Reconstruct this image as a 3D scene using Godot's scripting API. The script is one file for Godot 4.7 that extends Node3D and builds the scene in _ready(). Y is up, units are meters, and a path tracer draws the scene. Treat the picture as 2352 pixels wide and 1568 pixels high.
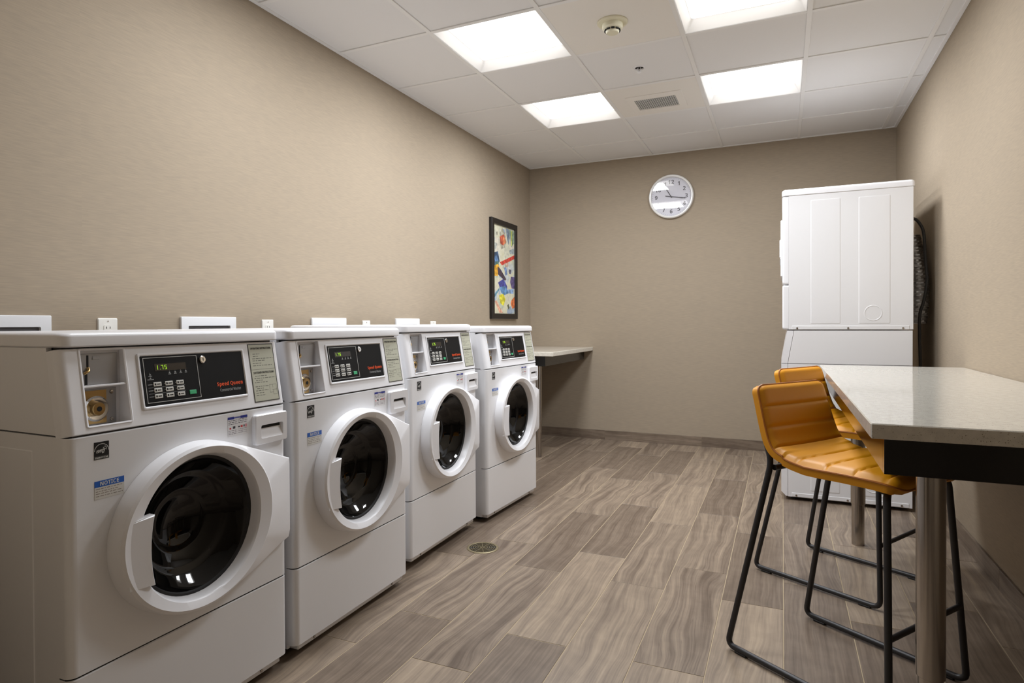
extends Node3D

const H := 2.6586      # ceiling height
const W := 3.1324      # room width
const T := 0.6096      # ceiling grid module
const G1 := 0.6029     # first grid line from the left wall
const GB := 1.1577     # grid line of the far lights from the back wall
const ZN := 6.75       # wall behind the camera
const ZP := 5.45       # short wall beside the nearest washer

var M := {}

# ---------------------------------------------------------------- geometry
class Geo:
	var v := PackedVector3Array()
	var t := PackedVector2Array()

	func tri(a: Vector3, b: Vector3, c: Vector3, ua := Vector2.ZERO, ub := Vector2.ZERO, uc := Vector2.ZERO) -> void:
		v.append(a); v.append(b); v.append(c)
		t.append(ua); t.append(ub); t.append(uc)

	# bottom left, bottom right, top right, top left as seen from outside
	func quad(a: Vector3, b: Vector3, c: Vector3, d: Vector3) -> void:
		tri(a, b, c, Vector2(0, 1), Vector2(1, 1), Vector2(1, 0))
		tri(a, c, d, Vector2(0, 1), Vector2(1, 0), Vector2(0, 0))

	func flip_from(s: int) -> void:
		for i in range(s, v.size(), 3):
			var x := v[i + 1]; v[i + 1] = v[i + 2]; v[i + 2] = x
			var y := t[i + 1]; t[i + 1] = t[i + 2]; t[i + 2] = y

	func orient_from(s: int) -> void:
		var vol := 0.0
		var o := v[s]
		for i in range(s, v.size(), 3):
			vol += (v[i] - o).dot((v[i + 1] - o).cross(v[i + 2] - o))
		if vol < 0.0:
			flip_from(s)

	func out_from(s: int, c: Vector3) -> void:
		for i in range(s, v.size(), 3):
			var n := (v[i + 1] - v[i]).cross(v[i + 2] - v[i])
			if n.dot((v[i] + v[i + 1] + v[i + 2]) / 3.0 - c) < 0.0:
				var x := v[i + 1]; v[i + 1] = v[i + 2]; v[i + 2] = x
				var y := t[i + 1]; t[i + 1] = t[i + 2]; t[i + 2] = y

	func xf(s: int, m: Transform3D) -> void:
		for i in range(s, v.size()):
			v[i] = m * v[i]

	func box(c: Vector3, size: Vector3, b := 0.0, basis := Basis()) -> Geo:
		var s := v.size()
		var h := size / 2.0
		var ax := [Vector3.RIGHT, Vector3.UP, Vector3.BACK]
		for k in 3:
			var n: Vector3 = ax[k]; var p: Vector3 = ax[(k + 1) % 3]; var q: Vector3 = ax[(k + 2) % 3]
			var hn := h[k]; var hp := h[(k + 1) % 3]; var hq := h[(k + 2) % 3]
			for g in [-1.0, 1.0]:
				var o: Vector3 = n * hn * g
				quad(o - p * (hp - b) - q * (hq - b), o + p * (hp - b) - q * (hq - b), o + p * (hp - b) + q * (hq - b), o - p * (hp - b) + q * (hq - b))
			if b > 0.0:
				for g in [-1.0, 1.0]:
					for e in [-1.0, 1.0]:
						var a0: Vector3 = p * hp * g + q * (hq - b) * e
						var a1: Vector3 = p * (hp - b) * g + q * hq * e
						var z: Vector3 = n * (hn - b)
						quad(a0 - z, a0 + z, a1 + z, a1 - z)
		if b > 0.0:
			for i in [-1.0, 1.0]:
				for j in [-1.0, 1.0]:
					for k in [-1.0, 1.0]:
						tri(Vector3(h.x * i, (h.y - b) * j, (h.z - b) * k), Vector3((h.x - b) * i, h.y * j, (h.z - b) * k), Vector3((h.x - b) * i, (h.y - b) * j, h.z * k))
		out_from(s, Vector3.ZERO)
		xf(s, Transform3D(basis, c))
		return self

	func mm(a: Vector3, b: Vector3, bev := 0.0) -> Geo:
		return box((a + b) / 2.0, (b - a).abs(), bev)

	func loft(rings: Array, cap0 := true, cap1 := true) -> Geo:
		var s := v.size()
		for k in rings.size() - 1:
			var p: PackedVector3Array = rings[k]
			var q: PackedVector3Array = rings[k + 1]
			var n := p.size()
			for i in n:
				var j := (i + 1) % n
				if p[i].distance_squared_to(p[j]) > 1e-14:
					tri(p[i], p[j], q[j])
				if q[i].distance_squared_to(q[j]) > 1e-14:
					tri(p[i], q[j], q[i])
		if cap0:
			_cap(rings[0], true)
		if cap1:
			_cap(rings[-1], false)
		orient_from(s)
		return self

	func _cap(r: PackedVector3Array, back: bool) -> void:
		var c := Vector3.ZERO
		for p in r: c += p
		c /= r.size()
		for i in r.size():
			var j := (i + 1) % r.size()
			if back: tri(c, r[j], r[i])
			else: tri(c, r[i], r[j])

	func prism(poly: PackedVector2Array, at: Transform3D, depth: float) -> Geo:
		# polygon in the x-y plane of AT, pushed along its z
		var s := v.size()
		var idx := Geometry2D.triangulate_polygon(poly)
		for i in range(0, idx.size(), 3):
			var a := poly[idx[i]]; var b := poly[idx[i + 1]]; var c := poly[idx[i + 2]]
			if (b - a).cross(c - a) < 0.0:
				var x := b; b = c; c = x
			tri(Vector3(a.x, a.y, depth), Vector3(b.x, b.y, depth), Vector3(c.x, c.y, depth))
			tri(Vector3(a.x, a.y, 0), Vector3(c.x, c.y, 0), Vector3(b.x, b.y, 0))
		var sg := 1.0 if not Geometry2D.is_polygon_clockwise(poly) else -1.0
		for i in poly.size():
			var a := poly[i]; var b := poly[(i + 1) % poly.size()]
			if sg < 0.0:
				var x := a; a = b; b = x
			quad(Vector3(a.x, a.y, 0), Vector3(b.x, b.y, 0), Vector3(b.x, b.y, depth), Vector3(a.x, a.y, depth))
		orient_from(s)
		xf(s, at)
		return self

	func tube(path: Array, r: float, n := 10, closed := false) -> Geo:
		var rings := []
		var up := Vector3.ZERO
		var m := path.size()
		for i in m:
			var d: Vector3
			if closed: d = (path[(i + 1) % m] - path[(i + m - 1) % m]).normalized()
			else: d = (path[mini(i + 1, m - 1)] - path[maxi(i - 1, 0)]).normalized()
			if up == Vector3.ZERO:
				up = d.cross(Vector3.UP if absf(d.y) < 0.9 else Vector3.RIGHT).normalized()
			up = (up - d * up.dot(d)).normalized()
			var w := d.cross(up)
			var k := PackedVector3Array()
			for j in n:
				var a := TAU * j / n
				k.append(path[i] + (up * cos(a) + w * sin(a)) * r)
			rings.append(k)
		if closed:
			rings.append(rings[0])
		return loft(rings, not closed, not closed)

	# profile of (radius, height) pairs turned about the y axis of AT
	func lathe(prof: Array, n := 32, at := Transform3D()) -> Geo:
		var s := v.size()
		var rings := []
		for p in prof:
			var k := PackedVector3Array()
			for j in n:
				var a := TAU * j / n
				k.append(Vector3(cos(a) * p[0], p[1], sin(a) * p[0]))
			rings.append(k)
		loft(rings, prof[0][0] > 1e-6, prof[-1][0] > 1e-6)
		xf(s, at)
		return self

	# a closed outline of (radius, height) pairs turned into a ring
	func band(prof: Array, n := 32, at := Transform3D()) -> Geo:
		var s := v.size()
		var rings := []
		for p in prof + [prof[0]]:
			var k := PackedVector3Array()
			for j in n:
				var a := TAU * j / n
				k.append(Vector3(cos(a) * p[0], p[1], sin(a) * p[0]))
			rings.append(k)
		loft(rings, false, false)
		xf(s, at)
		return self

	func grid(rows: Array, flip := false) -> Geo:
		var s := v.size()
		var nr := rows.size() - 1
		for i in nr:
			var p: PackedVector3Array = rows[i]
			var q: PackedVector3Array = rows[i + 1]
			var nc := p.size() - 1
			for j in nc:
				var u0 := float(j) / nc; var u1 := float(j + 1) / nc
				var w0 := float(i) / nr; var w1 := float(i + 1) / nr
				tri(p[j], p[j + 1], q[j + 1], Vector2(u0, w0), Vector2(u1, w0), Vector2(u1, w1))
				tri(p[j], q[j + 1], q[j], Vector2(u0, w0), Vector2(u1, w1), Vector2(u0, w1))
		if flip:
			flip_from(s)
		return self

	func mesh(angle := 38.0) -> ArrayMesh:
		var n := v.size()
		var fn := PackedVector3Array()
		for i in range(0, n, 3):
			fn.append((v[i + 1] - v[i]).cross(v[i + 2] - v[i]))
		var nor := PackedVector3Array()
		nor.resize(n)
		if angle <= 0.0:
			for i in n:
				nor[i] = fn[i / 3].normalized()
		else:
			var at := {}
			var keys := []
			for i in n:
				var k := Vector3i((v[i] * 50000.0).round())
				keys.append(k)
				if at.has(k): at[k].append(i / 3)
				else: at[k] = [i / 3]
			var lim := cos(deg_to_rad(angle))
			for i in n:
				var f := fn[i / 3]
				var fu := f.normalized()
				var acc := Vector3.ZERO
				for g in at[keys[i]]:
					if fn[g].normalized().dot(fu) >= lim:
						acc += fn[g]
				nor[i] = acc.normalized() if acc.length_squared() > 0.0 else fu
		var V := PackedVector3Array(); var N := PackedVector3Array(); var U := PackedVector2Array()
		V.resize(n); N.resize(n); U.resize(n)
		for i in range(0, n, 3):
			for k in 3:
				var o: int = i + [0, 2, 1][k]
				V[i + k] = v[o]; N[i + k] = nor[o]; U[i + k] = t[o]
		var arr := []
		arr.resize(Mesh.ARRAY_MAX)
		arr[Mesh.ARRAY_VERTEX] = V; arr[Mesh.ARRAY_NORMAL] = N; arr[Mesh.ARRAY_TEX_UV] = U
		var m := ArrayMesh.new()
		m.add_surface_from_arrays(Mesh.PRIMITIVE_TRIANGLES, arr)
		return m


func rrect(w: float, d: float, r: float, n := 5) -> PackedVector2Array:
	var o := PackedVector2Array()
	for k in 4:
		var c: Vector2 = [Vector2(w / 2 - r, d / 2 - r), Vector2(-w / 2 + r, d / 2 - r), Vector2(-w / 2 + r, -d / 2 + r), Vector2(w / 2 - r, -d / 2 + r)][k]
		for i in n + 1:
			var a: float = PI / 2 * (k + float(i) / n)
			o.append(c + Vector2(cos(a), sin(a)) * r)
	return o

func ring_xz(p: PackedVector2Array, y: float, off := Vector2.ZERO) -> PackedVector3Array:
	var o := PackedVector3Array()
	for q in p: o.append(Vector3(q.x + off.x, y, q.y + off.y))
	return o

func ring_xy(p: PackedVector2Array, z: float, off := Vector2.ZERO) -> PackedVector3Array:
	var o := PackedVector3Array()
	for q in p: o.append(Vector3(q.x + off.x, q.y + off.y, z))
	return o

# a polyline with rounded corners
func rounded(pts: Array, r: float, n := 6) -> Array:
	var o := [pts[0]]
	for i in range(1, pts.size() - 1):
		var a: Vector3 = pts[i - 1]; var b: Vector3 = pts[i]; var c: Vector3 = pts[i + 1]
		var p := b + (a - b).normalized() * r
		var q := b + (c - b).normalized() * r
		for k in n + 1:
			var s := float(k) / n
			o.append(p.lerp(b, s).lerp(b.lerp(q, s), s))
	o.append(pts[-1])
	return o

# ---------------------------------------------------------------- scene helpers
var taken := {}
func numbered(called: String) -> String:
	if not taken.has(called):
		taken[called] = 0
		return called
	taken[called] += 1
	return "%s_%03d" % [called, taken[called]]

func thing(called: String, label: String, category: String, at := Vector3.ZERO, turn := 0.0, group := "") -> Node3D:
	var o := Node3D.new()
	o.name = numbered(called)
	add_child(o)
	o.position = at
	o.rotation.y = turn
	o.set_meta("label", label)
	o.set_meta("category", category)
	if group: o.set_meta("group", group)
	return o

func part(called: String, g, m: Material, parent: Node3D, angle := 38.0, label := "") -> MeshInstance3D:
	var o := MeshInstance3D.new()
	o.name = called
	o.mesh = g.mesh(angle) if g is Geo else g
	o.material_override = m
	parent.add_child(o, true)
	if label: o.set_meta("label", label)
	return o

func struct(called: String, g, m: Material, angle := 0.0) -> MeshInstance3D:
	var o := part(called, g, m, self, angle)
	o.set_meta("kind", "structure")
	return o

func dup(src: Node3D, at: Vector3, turn: float, label: String) -> Node3D:
	var c: Node3D = src.duplicate()
	c.name = numbered(String(src.name))
	add_child(c)
	c.position = at
	c.rotation.y = turn
	c.set_meta("label", label)
	return c

var fonts := {}
func letters(txt: String, height: float, m: Material, parent: Node3D, at: Transform3D, bold := false, width := 0.0, called := "lettering") -> MeshInstance3D:
	if not fonts.has(bold):
		var f := SystemFont.new()
		f.font_names = PackedStringArray(["Droid Sans"])
		f.font_weight = 700 if bold else 400
		fonts[bold] = f
	var tm := TextMesh.new()
	tm.font = fonts[bold]
	tm.text = txt
	tm.font_size = 32
	tm.pixel_size = 0.01
	tm.depth = 0.0
	tm.curve_step = 2.0
	var bb := tm.get_aabb()
	var k := height / bb.size.y
	var kx := width / bb.size.x if width > 0.0 else k
	var o := MeshInstance3D.new()
	o.name = called
	o.mesh = tm
	o.material_override = m
	parent.add_child(o, true)
	var c := bb.get_center()
	o.transform = at * Transform3D(Basis.from_scale(Vector3(kx, k, k)), Vector3(-c.x * kx, -c.y * k, 0))
	return o

# ---------------------------------------------------------------- materials
func c8(r: float, g: float, b: float) -> Color:
	return Color(r / 255.0, g / 255.0, b / 255.0)

func mat(called: String, c: Color, rough := 0.5, metal := 0.0, coat := 0.0) -> StandardMaterial3D:
	var m := StandardMaterial3D.new()
	m.resource_name = called
	m.albedo_color = c
	m.roughness = rough
	m.metallic = metal
	if coat > 0.0:
		m.clearcoat_enabled = true
		m.clearcoat = coat
		m.clearcoat_roughness = 0.08
	M[called] = m
	return m

func glow(called: String, c: Color, e: float) -> StandardMaterial3D:
	var m := mat(called, c, 0.5)
	m.emission_enabled = true
	m.emission = c
	m.emission_energy_multiplier = e
	return m

func noise(sd: int, f: float, oct := 3, kind := FastNoiseLite.TYPE_SIMPLEX_SMOOTH) -> FastNoiseLite:
	var n := FastNoiseLite.new()
	n.seed = sd
	n.noise_type = kind
	n.frequency = f
	n.fractal_type = FastNoiseLite.FRACTAL_FBM
	n.fractal_octaves = oct
	return n

func tex(im: Image) -> ImageTexture:
	im.generate_mipmaps()
	return ImageTexture.create_from_image(im)

func wallpaper(sd: int) -> Image:
	# woven strie: short horizontal threads of slightly different tone
	var s := 768
	var a := noise(sd, 0.02, 3); var b := noise(sd + 1, 0.011, 2)
	var im := Image.create(s, s, false, Image.FORMAT_RGB8)
	var ia := a.get_seamless_image(128, s, false, false, 0.1, true)
	ia.resize(s, s, Image.INTERPOLATE_CUBIC)
	var fine := noise(sd + 2, 0.35, 2).get_seamless_image(40, s, false, false, 0.1, true)
	fine.resize(s, s, Image.INTERPOLATE_CUBIC)
	var soft := b.get_seamless_image(s, s, false, false, 0.1, true)
	for y in s:
		for x in s:
			var k := 0.75 * (fine.get_pixel(x, y).r - 0.5) + 0.12 * (ia.get_pixel(x, y).r - 0.5) + 0.03 * (soft.get_pixel(x, y).r - 0.5)
			var g := clampf(0.86 + 0.115 * k, 0, 1)
			im.set_pixel(x, y, Color(g, g * (1.0 - 0.02 * k), g * (1.0 - 0.05 * k)))
	return im

func stone_tile(sd: int, tone: float, busy: float) -> Image:
	# vein-cut porcelain: bands flowing along the length of the tile
	var w := 176; var h := 700
	var im := Image.create(w, h, false, Image.FORMAT_RGB8)
	var warp := noise(sd, 0.006, 2)
	var coarse := noise(sd + 11, 0.018, 3)
	var fine := noise(sd + 23, 0.09, 3)
	var line := noise(sd + 37, 0.030, 2)
	var cloud := noise(sd + 51, 0.012, 4)
	var dark := c8(94, 80, 68); var mid := c8(130, 115, 100); var light := c8(166, 148, 127)
	for y in h:
		for x in w:
			var d: float = x + 34.0 * busy * warp.get_noise_2d(x * 0.5, y * 0.26) + 4.0 * warp.get_noise_2d(x * 2.0 + 400.0, y * 0.9)
			var s: float = coarse.get_noise_2d(d * 1.5, y * 0.05)
			var f: float = fine.get_noise_2d(d * 1.4, y * 0.03)
			var l: float = 1.0 - clampf(absf(line.get_noise_2d(d * 1.6, y * 0.04)) * 14.0, 0, 1)
			var k: float = tone + 0.40 * s * busy + 0.24 * f + 0.12 * cloud.get_noise_2d(x, y) - 0.15 * l * busy
			var c := dark.lerp(mid, clampf(k * 2.0, 0, 1)).lerp(light, clampf(k * 2.0 - 1.0, 0, 1))
			im.set_pixel(x, y, c)
	return im

func quartz() -> Image:
	var s := 512
	var im := Image.create(s, s, false, Image.FORMAT_RGB8)
	var r := RandomNumberGenerator.new(); r.seed = 5
	im.fill(c8(234, 229, 217))
	var n := noise(8, 0.02, 3).get_seamless_image(s, s, false, false, 0.1, true)
	for y in s:
		for x in s:
			var k := 0.96 + 0.08 * (n.get_pixel(x, y).r - 0.5)
			var c := im.get_pixel(x, y)
			im.set_pixel(x, y, Color(c.r * k, c.g * k, c.b * k))
	for i in 3200:
		var x := r.randi_range(0, s - 5); var y := r.randi_range(0, s - 5)
		var sz := 1 + int(r.randf() * r.randf() * 3.4)
		var p := r.randf()
		var c := c8(150, 142, 124) if p < 0.5 else (c8(110, 102, 88) if p < 0.68 else c8(236, 233, 226))
		for dy in sz:
			for dx in sz:
				if r.randf() < 0.85: im.set_pixel(x + dx, y + dy, c)
	return im

func fill_poly(im: Image, pts: Array, c: Color, grain := 0.0, sd := 0) -> void:
	var w := im.get_width(); var h := im.get_height()
	var p := PackedVector2Array()
	var lo := Vector2(9, 9); var hi := Vector2(-9, -9)
	for q in pts:
		var z := Vector2(q[0], q[1])
		p.append(Vector2(z.x * w, z.y * h))
		lo = lo.min(z); hi = hi.max(z)
	var n := noise(sd + 3, 0.04, 3)
	for y in range(maxi(0, int(lo.y * h)), mini(h, int(hi.y * h) + 1)):
		for x in range(maxi(0, int(lo.x * w)), mini(w, int(hi.x * w) + 1)):
			if Geometry2D.is_point_in_polygon(Vector2(x + 0.5, y + 0.5), p):
				var k := 1.0 + grain * n.get_noise_2d(x, y)
				im.set_pixel(x, y, Color(clampf(c.r * k, 0, 1), clampf(c.g * k, 0, 1), clampf(c.b * k, 0, 1)))

func bar_lines(im: Image, y: float, x0: float, x1: float, c: Color, r: RandomNumberGenerator, th := 2) -> void:
	# a line of print too small to read: a row of word-length dashes
	var w := im.get_width(); var h := im.get_height()
	var x := int(x0 * w)
	while x < int(x1 * w):
		var l := r.randi_range(4, 14)
		im.fill_rect(Rect2i(x, int(y * h), mini(l, int(x1 * w) - x), th), c)
		x += l + 3

func textured(called: String, im: Image, rough := 0.5, coat := 0.0) -> StandardMaterial3D:
	var m := mat(called, Color.WHITE, rough, 0.0, coat)
	m.albedo_texture = tex(im)
	m.texture_repeat = false
	return m

func make_materials() -> void:
	var wp := mat("wallpaper", c8(188, 172, 151), 0.9)
	wp.metallic_specular = 0.2
	wp.albedo_texture = tex(wallpaper(3))
	wp.uv1_triplanar = true; wp.uv1_world_triplanar = true
	wp.uv1_scale = Vector3(0.9, 0.9, 0.9)
	mat("ceiling_tile", c8(230, 229, 228), 0.9)
	mat("ceiling_panel", c8(234, 230, 223), 0.7)
	mat("grid_white", c8(234, 233, 231), 0.5)
	mat("plenum", c8(120, 118, 116), 0.9)
	mat("grout", c8(172, 155, 128), 0.9)
	for i in 9:
		var tone: float = [0.50, 0.28, 0.70, 0.46, 0.60, 0.30, 0.76, 0.54, 0.40][i]
		var busy: float = [1.0, 0.55, 0.7, 1.2, 0.9, 0.35, 0.6, 1.15, 0.8][i]
		var m := textured("stone_tile_%d" % i, stone_tile(100 + i * 71, tone, busy), 0.36)
		m.metallic_specular = 0.45
	var en := mat("enamel", c8(238, 238, 240), 0.32, 0.0, 0.25)
	en.metallic_specular = 0.5
	mat("white_plastic", c8(240, 240, 243), 0.28)
	mat("shade_backing", c8(84, 83, 82), 0.7)  # dark grey as painted shade for the panel gaps and cabinet interior
	mat("fascia", c8(15, 15, 16), 0.5).metallic_specular = 0.3
	mat("print_white", c8(222, 222, 218), 0.5)
	mat("print_grey", c8(170, 172, 172), 0.5)
	mat("button", c8(212, 211, 205), 0.4)
	mat("button_green", c8(62, 176, 120), 0.4)
	mat("brand_orange", c8(240, 84, 24), 0.5)
	mat("display_window", c8(46, 40, 34), 0.25)
	glow("digit", c8(168, 226, 40), 0.75)
	mat("chrome", c8(225, 224, 222), 0.12, 1.0)
	mat("steel", c8(176, 170, 164), 0.2, 1.0)
	mat("brass", c8(186, 156, 106), 0.3, 1.0)
	mat("grey_metal", c8(168, 168, 170), 0.4, 0.6)
	mat("door_glass", c8(11, 11, 11), 0.04, 0.0, 0.0).metallic_specular = 0.42
	mat("rubber", c8(32, 32, 33), 0.55)
	mat("black_frame", c8(24, 20, 18), 0.45)
	mat("laminate_black", c8(15, 13, 12), 0.16)
	var q := mat("quartz", Color.WHITE, 0.07)
	q.albedo_texture = tex(quartz())
	q.uv1_triplanar = true; q.uv1_world_triplanar = true
	q.uv1_scale = Vector3(3.4, 3.4, 3.4)
	var le := mat("leather", c8(220, 148, 0), 0.46)
	mat("leather_piping", c8(176, 104, 14), 0.5)
	mat("leather_back", c8(150, 92, 16), 0.5)
	mat("powder_coat", c8(52, 51, 52), 0.42, 0.3)
	mat("cream_plastic", c8(226, 221, 196), 0.45)
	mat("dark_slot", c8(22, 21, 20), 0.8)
	mat("clock_face", c8(214, 213, 222), 0.6)
	mat("clock_ink", c8(48, 44, 58), 0.6)
	mat("outlet_plastic", c8(238, 236, 230), 0.35)
	mat("outlet_box", c8(236, 237, 240), 0.4)
	mat("foil", c8(170, 170, 172), 0.3, 1.0)
	mat("cord_black", c8(18, 17, 17), 0.5)
	mat("drain_metal", c8(140, 128, 100), 0.4, 0.6)
	mat("reflector_white", c8(244, 244, 244), 0.6)
	glow("lens", Color(1, 0.99, 0.975), 3.2)
	var gl := mat("clear_glass", Color(1, 1, 1, 0.03), 0.0)
	gl.transparency = BaseMaterial3D.TRANSPARENCY_ALPHA
	mat("notice_blue", c8(38, 98, 190), 0.5)
	mat("navy", c8(34, 46, 140), 0.5)
	# printed stickers
	var r := RandomNumberGenerator.new(); r.seed = 41
	var im := Image.create(110, 200, false, Image.FORMAT_RGB8)
	im.fill(c8(46, 47, 42))
	im.fill_rect(Rect2i(3, 3, 104, 194), c8(190, 190, 172))
	im.fill_rect(Rect2i(3, 88, 104, 1), c8(90, 90, 80))
	var ink := c8(92, 92, 82)
	for a in [[0.17, 0.16, 0.42], [0.21, 0.16, 0.36], [0.25, 0.12, 0.94], [0.29, 0.12, 0.6], [0.33, 0.12, 0.48], [0.37, 0.12, 0.88], [0.55, 0.14, 0.6], [0.59, 0.1, 0.94], [0.625, 0.16, 0.42], [0.66, 0.1, 0.62], [0.73, 0.1, 0.62], [0.765, 0.16, 0.42], [0.80, 0.1, 0.6], [0.84, 0.1, 0.42], [0.88, 0.1, 0.46]]:
		bar_lines(im, a[0], a[1], a[2], ink, r, 2)
	for a in [[0.66, 0.72, 0.94, 0.725], [0.66, 0.72, 0.67, 0.86], [0.93, 0.72, 0.94, 0.90], [0.66, 0.855, 0.8, 0.86], [0.76, 0.81, 0.94, 0.815], [0.79, 0.81, 0.80, 0.90], [0.79, 0.895, 0.94, 0.90], [0.79, 0.72, 0.80, 0.78]]:
		im.fill_rect(Rect2i(int(a[0] * 110), int(a[1] * 200), maxi(1, int((a[2] - a[0]) * 110)), maxi(1, int((a[3] - a[1]) * 200))), ink)
	textured("instruction_print", im, 0.45)
	im = Image.create(96, 58, false, Image.FORMAT_RGB8)
	im.fill(c8(216, 213, 206))
	im.fill_rect(Rect2i(0, 0, 96, 20), c8(38, 98, 190))
	for k in 4: bar_lines(im, 0.44 + 0.13 * k, 0.05, [0.95, 0.8, 0.9, 0.95][k], c8(130, 118, 108), r, 2)
	textured("notice_print", im, 0.45)
	im = Image.create(96, 76, false, Image.FORMAT_RGB8)
	im.fill(c8(222, 220, 220))
	im.fill_rect(Rect2i(0, 0, 30, 10), c8(34, 46, 140)); im.fill_rect(Rect2i(62, 0, 34, 10), c8(34, 46, 140))
	im.fill_rect(Rect2i(30, 2, 32, 6), c8(90, 96, 160))
	for k in 3:
		bar_lines(im, 0.19 + 0.09 * k, 0.04, 0.48, c8(60, 60, 66), r, 2)
		bar_lines(im, 0.17 + 0.09 * k, 0.54, 0.98, c8(70, 70, 76), r, 2)
	for a in [[8, 42, 8, 6, 0], [24, 38, 12, 9, 1], [50, 40, 8, 5, 1], [62, 38, 10, 8, 0], [76, 38, 6, 8, 1], [84, 36, 9, 12, 2]]:
		im.fill_rect(Rect2i(a[0], a[1], a[2], a[3]), [c8(200, 60, 60), c8(50, 46, 52), c8(214, 150, 156)][a[4]])
	for k in 3:
		bar_lines(im, 0.70 + 0.09 * k, 0.04, 0.46, c8(120, 112, 118), r, 2)
		bar_lines(im, 0.68 + 0.09 * k, 0.54, 0.96, c8(130, 122, 128), r, 2)
	textured("warning_print", im, 0.45)
	# efficiency sticker: arc and star on black
	im = Image.create(72, 84, false, Image.FORMAT_RGB8)
	im.fill(c8(14, 14, 15))
	for y in 66:
		for x in 72:
			var d := Vector2(x - 36, y - 44).length()
			if d > 33.0 and d < 35.5 and y < 44: im.set_pixel(x, y, c8(225, 225, 222))
	var st := []
	for k in 10:
		var a := -PI / 2 + TAU * k / 10.0
		var q2: float = 0.17 if k % 2 == 0 else 0.075
		st.append([0.74 + cos(a) * q2, 0.38 + sin(a) * q2 * 72.0 / 84.0])
	fill_poly(im, st, c8(232, 232, 228))
	var st2 := []
	for k in 10:
		var a := -PI / 2 + TAU * k / 10.0
		var q2: float = 0.11 if k % 2 == 0 else 0.05
		st2.append([0.74 + cos(a) * q2, 0.38 + sin(a) * q2 * 72.0 / 84.0])
	fill_poly(im, st2, c8(14, 14, 15))
	im.fill_rect(Rect2i(0, 67, 72, 17), c8(60, 60, 58))
	textured("efficiency_print", im, 0.45)
	# abstract picture
	im = Image.create(236, 392, false, Image.FORMAT_RGB8)
	var an := noise(9, 0.03, 4)
	for y in 392:
		for x in 236:
			var k := 0.05 * an.get_noise_2d(x, y)
			im.set_pixel(x, y, Color(0.84 + k, 0.83 + k, 0.73 + k * 1.6))
	var P := [
		[[[0.30, 0.10], [0.42, 0.02], [0.56, 0.08], [0.62, 0.17], [0.54, 0.24], [0.38, 0.27], [0.29, 0.20]], c8(172, 168, 150)],
		[[[0.30, 0.13], [0.50, 0.09], [0.60, 0.17], [0.46, 0.22], [0.34, 0.21]], c8(196, 84, 58)],
		[[[0.44, 0.12], [0.56, 0.13], [0.58, 0.19], [0.48, 0.20]], c8(226, 132, 84)],
		[[[0.58, 0.01], [0.80, 0.02], [0.78, 0.12], [0.70, 0.20], [0.62, 0.10]], c8(116, 132, 150)],
		[[[0.74, 0.02], [0.98, 0.02], [0.98, 0.16], [0.84, 0.22], [0.80, 0.10]], c8(120, 146, 124)],
		[[[0.84, 0.02], [0.90, 0.02], [0.88, 0.20], [0.84, 0.20]], c8(196, 204, 96)],
		[[[0.05, 0.20], [0.20, 0.22], [0.14, 0.29], [0.02, 0.27]], c8(178, 182, 176)],
		[[[0.74, 0.26], [0.98, 0.22], [0.98, 0.29], [0.78, 0.30]], c8(150, 162, 168)],
		[[[0.00, 0.33], [0.22, 0.30], [0.30, 0.41], [0.16, 0.46], [0.00, 0.47]], c8(46, 70, 104)],
		[[[0.04, 0.38], [0.16, 0.35], [0.24, 0.41], [0.12, 0.43]], c8(84, 124, 176)],
		[[[0.12, 0.42], [0.24, 0.41], [0.26, 0.46], [0.06, 0.48]], c8(70, 110, 104)],
		[[[0.30, 0.42], [1.0, 0.30], [1.0, 0.345], [0.40, 0.45]], c8(206, 58, 46)],
		[[[0.52, 0.42], [0.72, 0.40], [0.70, 0.45], [0.56, 0.47]], c8(206, 178, 160)],
		[[[0.00, 0.48], [0.22, 0.44], [0.30, 0.48], [0.20, 0.58], [0.06, 0.58]], c8(222, 158, 40)],
		[[[0.20, 0.47], [0.32, 0.49], [0.60, 0.60], [0.54, 0.62], [0.22, 0.56]], c8(58, 44, 60)],
		[[[0.50, 0.47], [0.60, 0.46], [0.66, 0.54], [0.56, 0.56]], c8(112, 140, 190)],
		[[[0.72, 0.48], [0.84, 0.48], [0.82, 0.53], [0.74, 0.53]], c8(86, 84, 112)],
		[[[0.82, 0.56], [1.0, 0.56], [1.0, 0.70], [0.86, 0.70], [0.78, 0.63]], c8(84, 72, 122)],
		[[[0.22, 0.65], [0.46, 0.60], [0.64, 0.68], [0.62, 0.76], [0.38, 0.76]], c8(58, 62, 146)],
		[[[0.28, 0.70], [0.56, 0.68], [0.70, 0.76], [0.46, 0.79], [0.36, 0.76]], c8(86, 134, 186)],
		[[[0.62, 0.72], [0.96, 0.70], [0.94, 0.76], [0.70, 0.76]], c8(128, 160, 206)],
		[[[0.02, 0.80], [0.26, 0.71], [0.28, 0.73], [0.04, 0.83]], c8(82, 134, 158)],
		[[[0.26, 0.79], [0.46, 0.77], [0.56, 0.83], [0.46, 0.91], [0.32, 0.88]], c8(224, 214, 52)],
		[[[0.84, 0.84], [1.0, 0.79], [1.0, 0.92], [0.90, 0.94], [0.80, 0.88]], c8(222, 112, 58)],
		[[[0.06, 0.86], [0.14, 0.85], [0.44, 0.99], [0.28, 0.99]], c8(226, 166, 138)],
		[[[0.64, 0.90], [0.70, 0.88], [0.74, 0.93], [0.68, 0.95]], c8(78, 80, 58)],
		[[[0.16, 0.09], [0.20, 0.08], [0.20, 0.12], [0.17, 0.12]], c8(96, 88, 72)],
	]
	var ar := RandomNumberGenerator.new(); ar.seed = 23
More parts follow.
